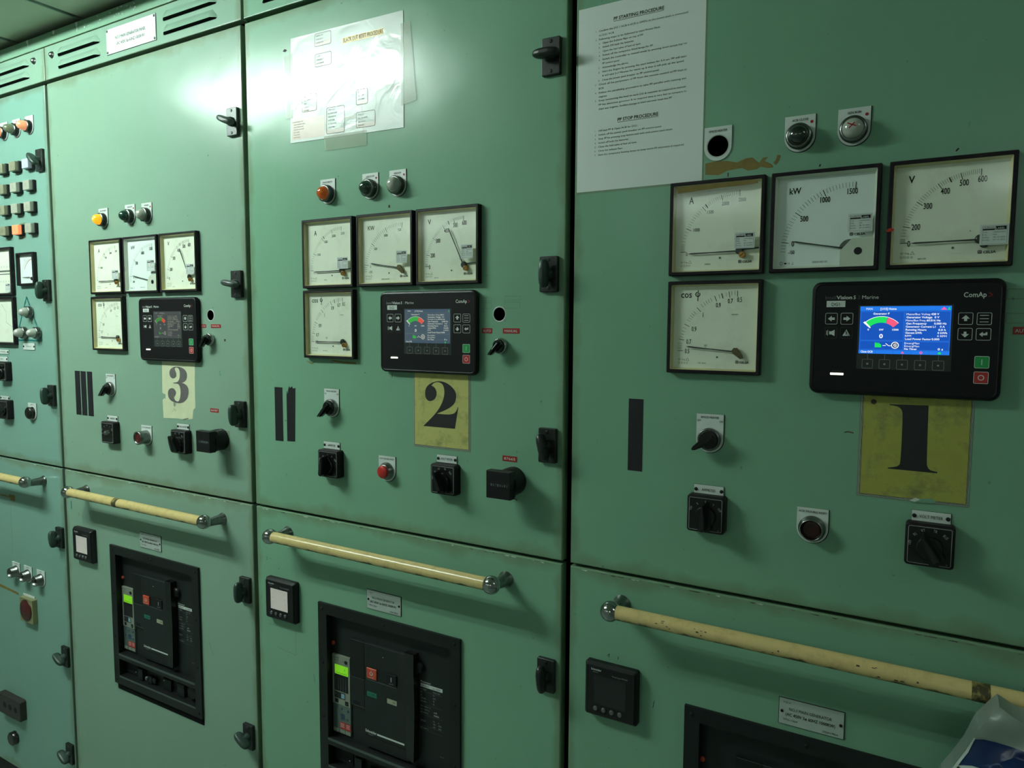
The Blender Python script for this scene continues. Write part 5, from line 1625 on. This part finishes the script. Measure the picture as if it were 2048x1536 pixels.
# ------------------------------------------------------------------ left cabinet fittings
for x, lens, lab, hot in ((-.1045, 'salmon_lit', 'glowing salmon orange lamp, right one of the top row on the far left cabinet', True), (-.1765, 'olive_lens', 'unlit olive green lamp in the middle of the top row on the far left cabinet', False), (-.2485, 'salmon_lit', 'glowing orange lamp cut by the left picture edge in the top row', True)):
    pilot(x, 2.1195, 'LAMP', lens, lab, w=43, h=52, tip=36, hot=False, tw=12)
BT = [('button_olive', 'button_lilac'), ('button_grey', 'button_grey'), ('button_grey', 'button_grey'), ('button_lit', 'button_grey')]
rown = ('top', 'second', 'third', 'bottom')
zr = (2.0130, 1.9525, 1.8915, 1.8305)
for r_ in range(4):
    for c_, x in enumerate((-.2500, -.1770, -.1045)):
        mm = 'button_olive' if c_ == 0 else BT[r_][c_ - 1]
        lab = ('%s square %s button in the %s row, %s column, on the far left cabinet' %
               ('glowing orange' if mm == 'button_lit' else 'lilac taped' if mm == 'button_lilac' else 'olive' if mm == 'button_olive' else 'beige', 'push', rown[r_], ('left', 'middle', 'right')[c_]))
        t = thing('illuminated_button', x, zr[r_], lab, 'push button', 'square push buttons on the left cabinet')
        b = MB()
        b.box(-20, -15.5, 20, 15.5, 0, 9, 'black_plastic', r=1.5, bev=.8)
        b.build('housing', t)
        b = MB(); b.box(-18, -13.5, 16.5, 13.5, 9, 19, mm, r=2, bev=1.6)
        if mm != 'button_lilac':
            for q in (2, -3): b.text('PUMP' if q == 2 else 'RUN', -1, q, 2.2, 19.2, 'ink_grey', 'c', xs=.8)
        b.build('cap', t)
        if mm == 'button_lilac':
            b = MB(); b.prism([(-2, 13), (2, 32), (8, 14), (17, 8), (24, 2), (16, -6), (8, -14), (2, -10), (10, 4)], 9.5, 10.2, 'clear_tape'); b.build('tape', t)
        if mm == 'button_lit':
            b = MB(); b.prism([(-20, 14), (-6, 20), (20, 22), (24, 10), (22, -22), (2, -24), (-16, -26), (-6, -16), (-20, -12)], .4, 1.0, 'clear_tape'); b.build('tape', t)
# triangle of teal tape with three lamps
t = MB()
A_, B_, C_ = (73.8, 129), (0, 0), (149.2, 0)
for p, q in ((A_, B_), (B_, C_), (C_, A_)):
    t.line(p, q, 5, .5, 'teal_tape'); t.line(p, q, 5, .2, 'teal_tape')
tag(t.build('triangle_tape', None, (-.2424, 0, 1.506)), 'triangle of teal tape around three white lamps on the far left cabinet', 'tape')
for x, z, lab in ((-.1480, 1.5895, 'top'), (-.1830, 1.5285, 'lower left'), (-.1095, 1.5285, 'lower right')):
    pilot(x, z, '', 'white_lens', lab + ' of the three unlit white lamps in the teal tape triangle', plate=None, ring='chrome_worn', tip=34)
name_strip(-.1667, 1.4876, 65, 20, 'SYNCHRO LAMP', 'white name plate just below the teal tape triangle', 30, 3.2)
name_strip(-.3210, 1.4685, 65, 13, 'VOLTMETER', 'narrow white plate cut by the left picture edge under the stained meter', 30, 3.2)
name_strip(-.3290, 1.4460, 65, 15, 'BUS', 'white screw fixed plate directly above the upper square switch at left edge', 14, 3.0)
name_strip(-.3240, 1.3245, 54, 12.5, 'SELECT', 'white screw fixed plate directly above the lower square switch at left edge', 20, 3.0)
cam_switch(-.3050, 1.4090, 60, [], 'upper square black switch cut by the left picture edge')
cam_switch(-.3060, 1.2905, 178, [], 'lower square black switch with lever pointing left at the left edge')
t = thing('push_button', -.1658, 1.2885, 'round black push button on small white plate on the far left cabinet', 'push button')
b = MB(); legend(b, 46, 52); b.text('LAMP TEST', 0, 23, 2.8, 1.9, 'ink', 'c', w=16); b.build('legend_plate', t)
b = MB(); b.lathe(0, 0, [(18, 1.6), (18, 3), (15, 5), (15, 8), (18, 9), (18, 13), (15, 15.5), (.1, 16.5)], 'knob_black', 28); b.build('cap', t)
for x, lab in ((-.3104, 'left'), (-.2389, 'middle'), (-.1637, 'right')):
    t = thing('push_button', x, .7735, lab + ' of three hollow ringed buttons low on the far left cabinet', 'push button', 'hollow ringed push buttons')
    b = MB(); legend(b, 46, 52); b.text('RESET', 0, 23, 2.6, 1.9, 'ink', 'c', w=14); b.build('legend_plate', t)
    b = MB(); b.lathe(0, 0, [(19, 1.6), (18.5, 6), (16, 8), (16, 21), (15, 22), (13.6, 21.5), (13.4, 8)], 'chrome_worn', 28, cap1=False); b.lathe(0, 0, [(13.6, 10), (.1, 10)], 'dark_gap', 24); b.build('collar', t)
t = thing('warning_lamp', -.2335, .6660, 'square olive lamp box with big dark red round lens low on the far left cabinet', 'indicator light')
b = MB(); b.box(-37.5, -38, 37.5, 38, 0, 15, 'box_olive', r=2, bev=1.5); b.build('box', t)
b = MB(); b.lathe(0, 1, [(34, 15), (34, 16.5), (31, 17.5)], 'red_deep', 32); b.lathe(0, 1, [(31, 17.5), (29, 19), (.1, 19.5)], 'red_dull', 32); b.build('lens', t)
name_strip(-.2400, .7015, 68, 19, 'TRIPPED', 'white screw fixed plate directly above the red lens lamp box', 22, 3.0)
t = thing('socket_block', -.3600, .3200, 'dark brown socket block at the bottom left picture edge', 'socket')
b = MB(); b.box(-70, -34, 66, 33, 0, 20, 'sockets_brown', r=5, bev=3)
for q in (-30, 4, 38): b.lathe(q, 0, [(10, 20), (8, 20.3)], 'ink', 16)
b.build('housing', t)
b = MB(); b.box(-56, -48, -4, -34, 0, 8, 'latch_grey'); b.build('bracket', t)
t = thing('black_knob', -.372, .205, 'round black knob at the very left edge beneath the socket block', 'knob')
b = MB(); b.lathe(0, 0, [(22, 0), (22, 14), (18, 17)], 'knob_black', 24); b.build('cap', t)

# ------------------------------------------------------------------ plastic bag hooked over the rail at lower right
t = thing('plastic_bag', 2.25, 1.02, 'crumpled white and navy blue plastic bag hanging over the handrail end at lower right', 'bag', y=-.07)


def bagy(x, z):
    r = math.hypot((x - 2.33) / .16, (z - .93) / .22)
    return -.018 - .05 * max(0, 1 - r * r * .6) - .005 * math.sin(x * 60 + z * 35) - .003 * math.sin(z * 90 - x * 40)


def bag_region(name, pts, m, lift):
    """fill outline with a fine grid bent to the bag's bulge"""
    V = [Vector((p[0], p[1], 0)) for p in pts]
    tri = tessellate_polygon([V])
    bm = bmesh.new()
    vs = [bm.verts.new((p[0], 0, p[1])) for p in pts]
    for q in tri:
        try: bm.faces.new([vs[i] for i in q])
        except ValueError: pass
    for _ in range(4):
        ed = [e for e in bm.edges if e.calc_length() > .012]
        if not ed: break
        bmesh.ops.subdivide_edges(bm, edges=ed, cuts=1)
        bmesh.ops.triangulate(bm, faces=bm.faces)
    for v in bm.verts:
        v.co.y = bagy(v.co.x, v.co.z) - lift
        v.co.x -= 2.25; v.co.z -= 1.02
    bmesh.ops.recalc_face_normals(bm, faces=bm.faces)
    me = bpy.data.meshes.new(name); bm.to_mesh(me); bm.free()
    for p in me.polygons: p.use_smooth = True
    me.materials.append(MATS[m])
    o = bpy.data.objects.new(name, me); C.objects.link(o); o.parent = t
    return o


EDGE = [(2.2524, 1.1012), (2.2460, 1.0930), (2.2396, 1.0831), (2.2320, 1.0715), (2.2278, 1.0612), (2.2203, 1.0381), (2.2090, 1.0140), (2.1969, .9916), (2.180, .950), (2.172, .88), (2.175, .78), (2.20, .70)]
bag_region('film', EDGE + [(2.34, .68), (2.47, .72), (2.49, .85), (2.47, .98), (2.43, 1.05), (2.36, 1.07), (2.30, 1.088), (2.275, 1.091), (2.2660, 1.094)], 'bag_film', 0)
bag_region('white_panel', [(2.2120, 1.0170), (2.2274, 1.0246), (2.2641, 1.0325), (2.2822, 1.0351), (2.36, 1.03), (2.44, 1.0), (2.47, .9), (2.47, .8), (2.43, .74), (2.30, .72), (2.262, .93), (2.2480, .985), (2.2379, 1.0051), (2.2252, 1.0125)], 'bag_white', .0012)
bag_region('navy_band', [(2.2293, 1.0590), (2.2380, 1.0622), (2.2496, 1.0620), (2.2650, 1.0600), (2.2811, 1.0574), (2.33, 1.052), (2.40, 1.03), (2.44, 1.0), (2.40, 1.02), (2.34, 1.032), (2.2822, 1.0351), (2.2641, 1.0325), (2.2450, 1.0290), (2.2274, 1.0246), (2.2120, 1.0165)], 'bag_navy', .0018)
bag_region('black_panel', [(2.2120, 1.0165), (2.2252, 1.0125), (2.2379, 1.0051), (2.2480, .985), (2.262, .93), (2.30, .72), (2.21, .71), (2.182, .80), (2.180, .90), (2.190, .965), (2.2010, .9916)], 'bag_black', .0024)
bag_region('edge_seam', [(2.2293, 1.0612), (2.2278, 1.0612), (2.2203, 1.0381), (2.2090, 1.0140), (2.1969, .9916), (2.180, .950), (2.184, .950), (2.2005, .9916), (2.2122, 1.0140), (2.2232, 1.0381)], 'bag_white', .0028)
# back sheet of the bag, so that it has depth from the side
b = MB(k=1.0)
bk = EDGE + [(2.34, .68), (2.47, .72), (2.49, .85), (2.47, .98), (2.43, 1.05), (2.36, 1.07), (2.30, 1.088), (2.275, 1.091), (2.2660, 1.094)]
n = len(bk)
fr_ = [(p - 2.25, bagy(p, q), q - 1.02) for p, q in bk]
bb_ = [(p - 2.25, -.004, q - 1.02) for p, q in bk]
b.add(fr_ + bb_, [(i, (i + 1) % n, n + (i + 1) % n, n + i) for i in range(n)], 'bag_film')
tri = tessellate_polygon([[Vector((p, q, 0)) for p, q in bk]])
b.add(bb_, [tuple(q) for q in tri], 'bag_film')
b.build('back_sheet', t)
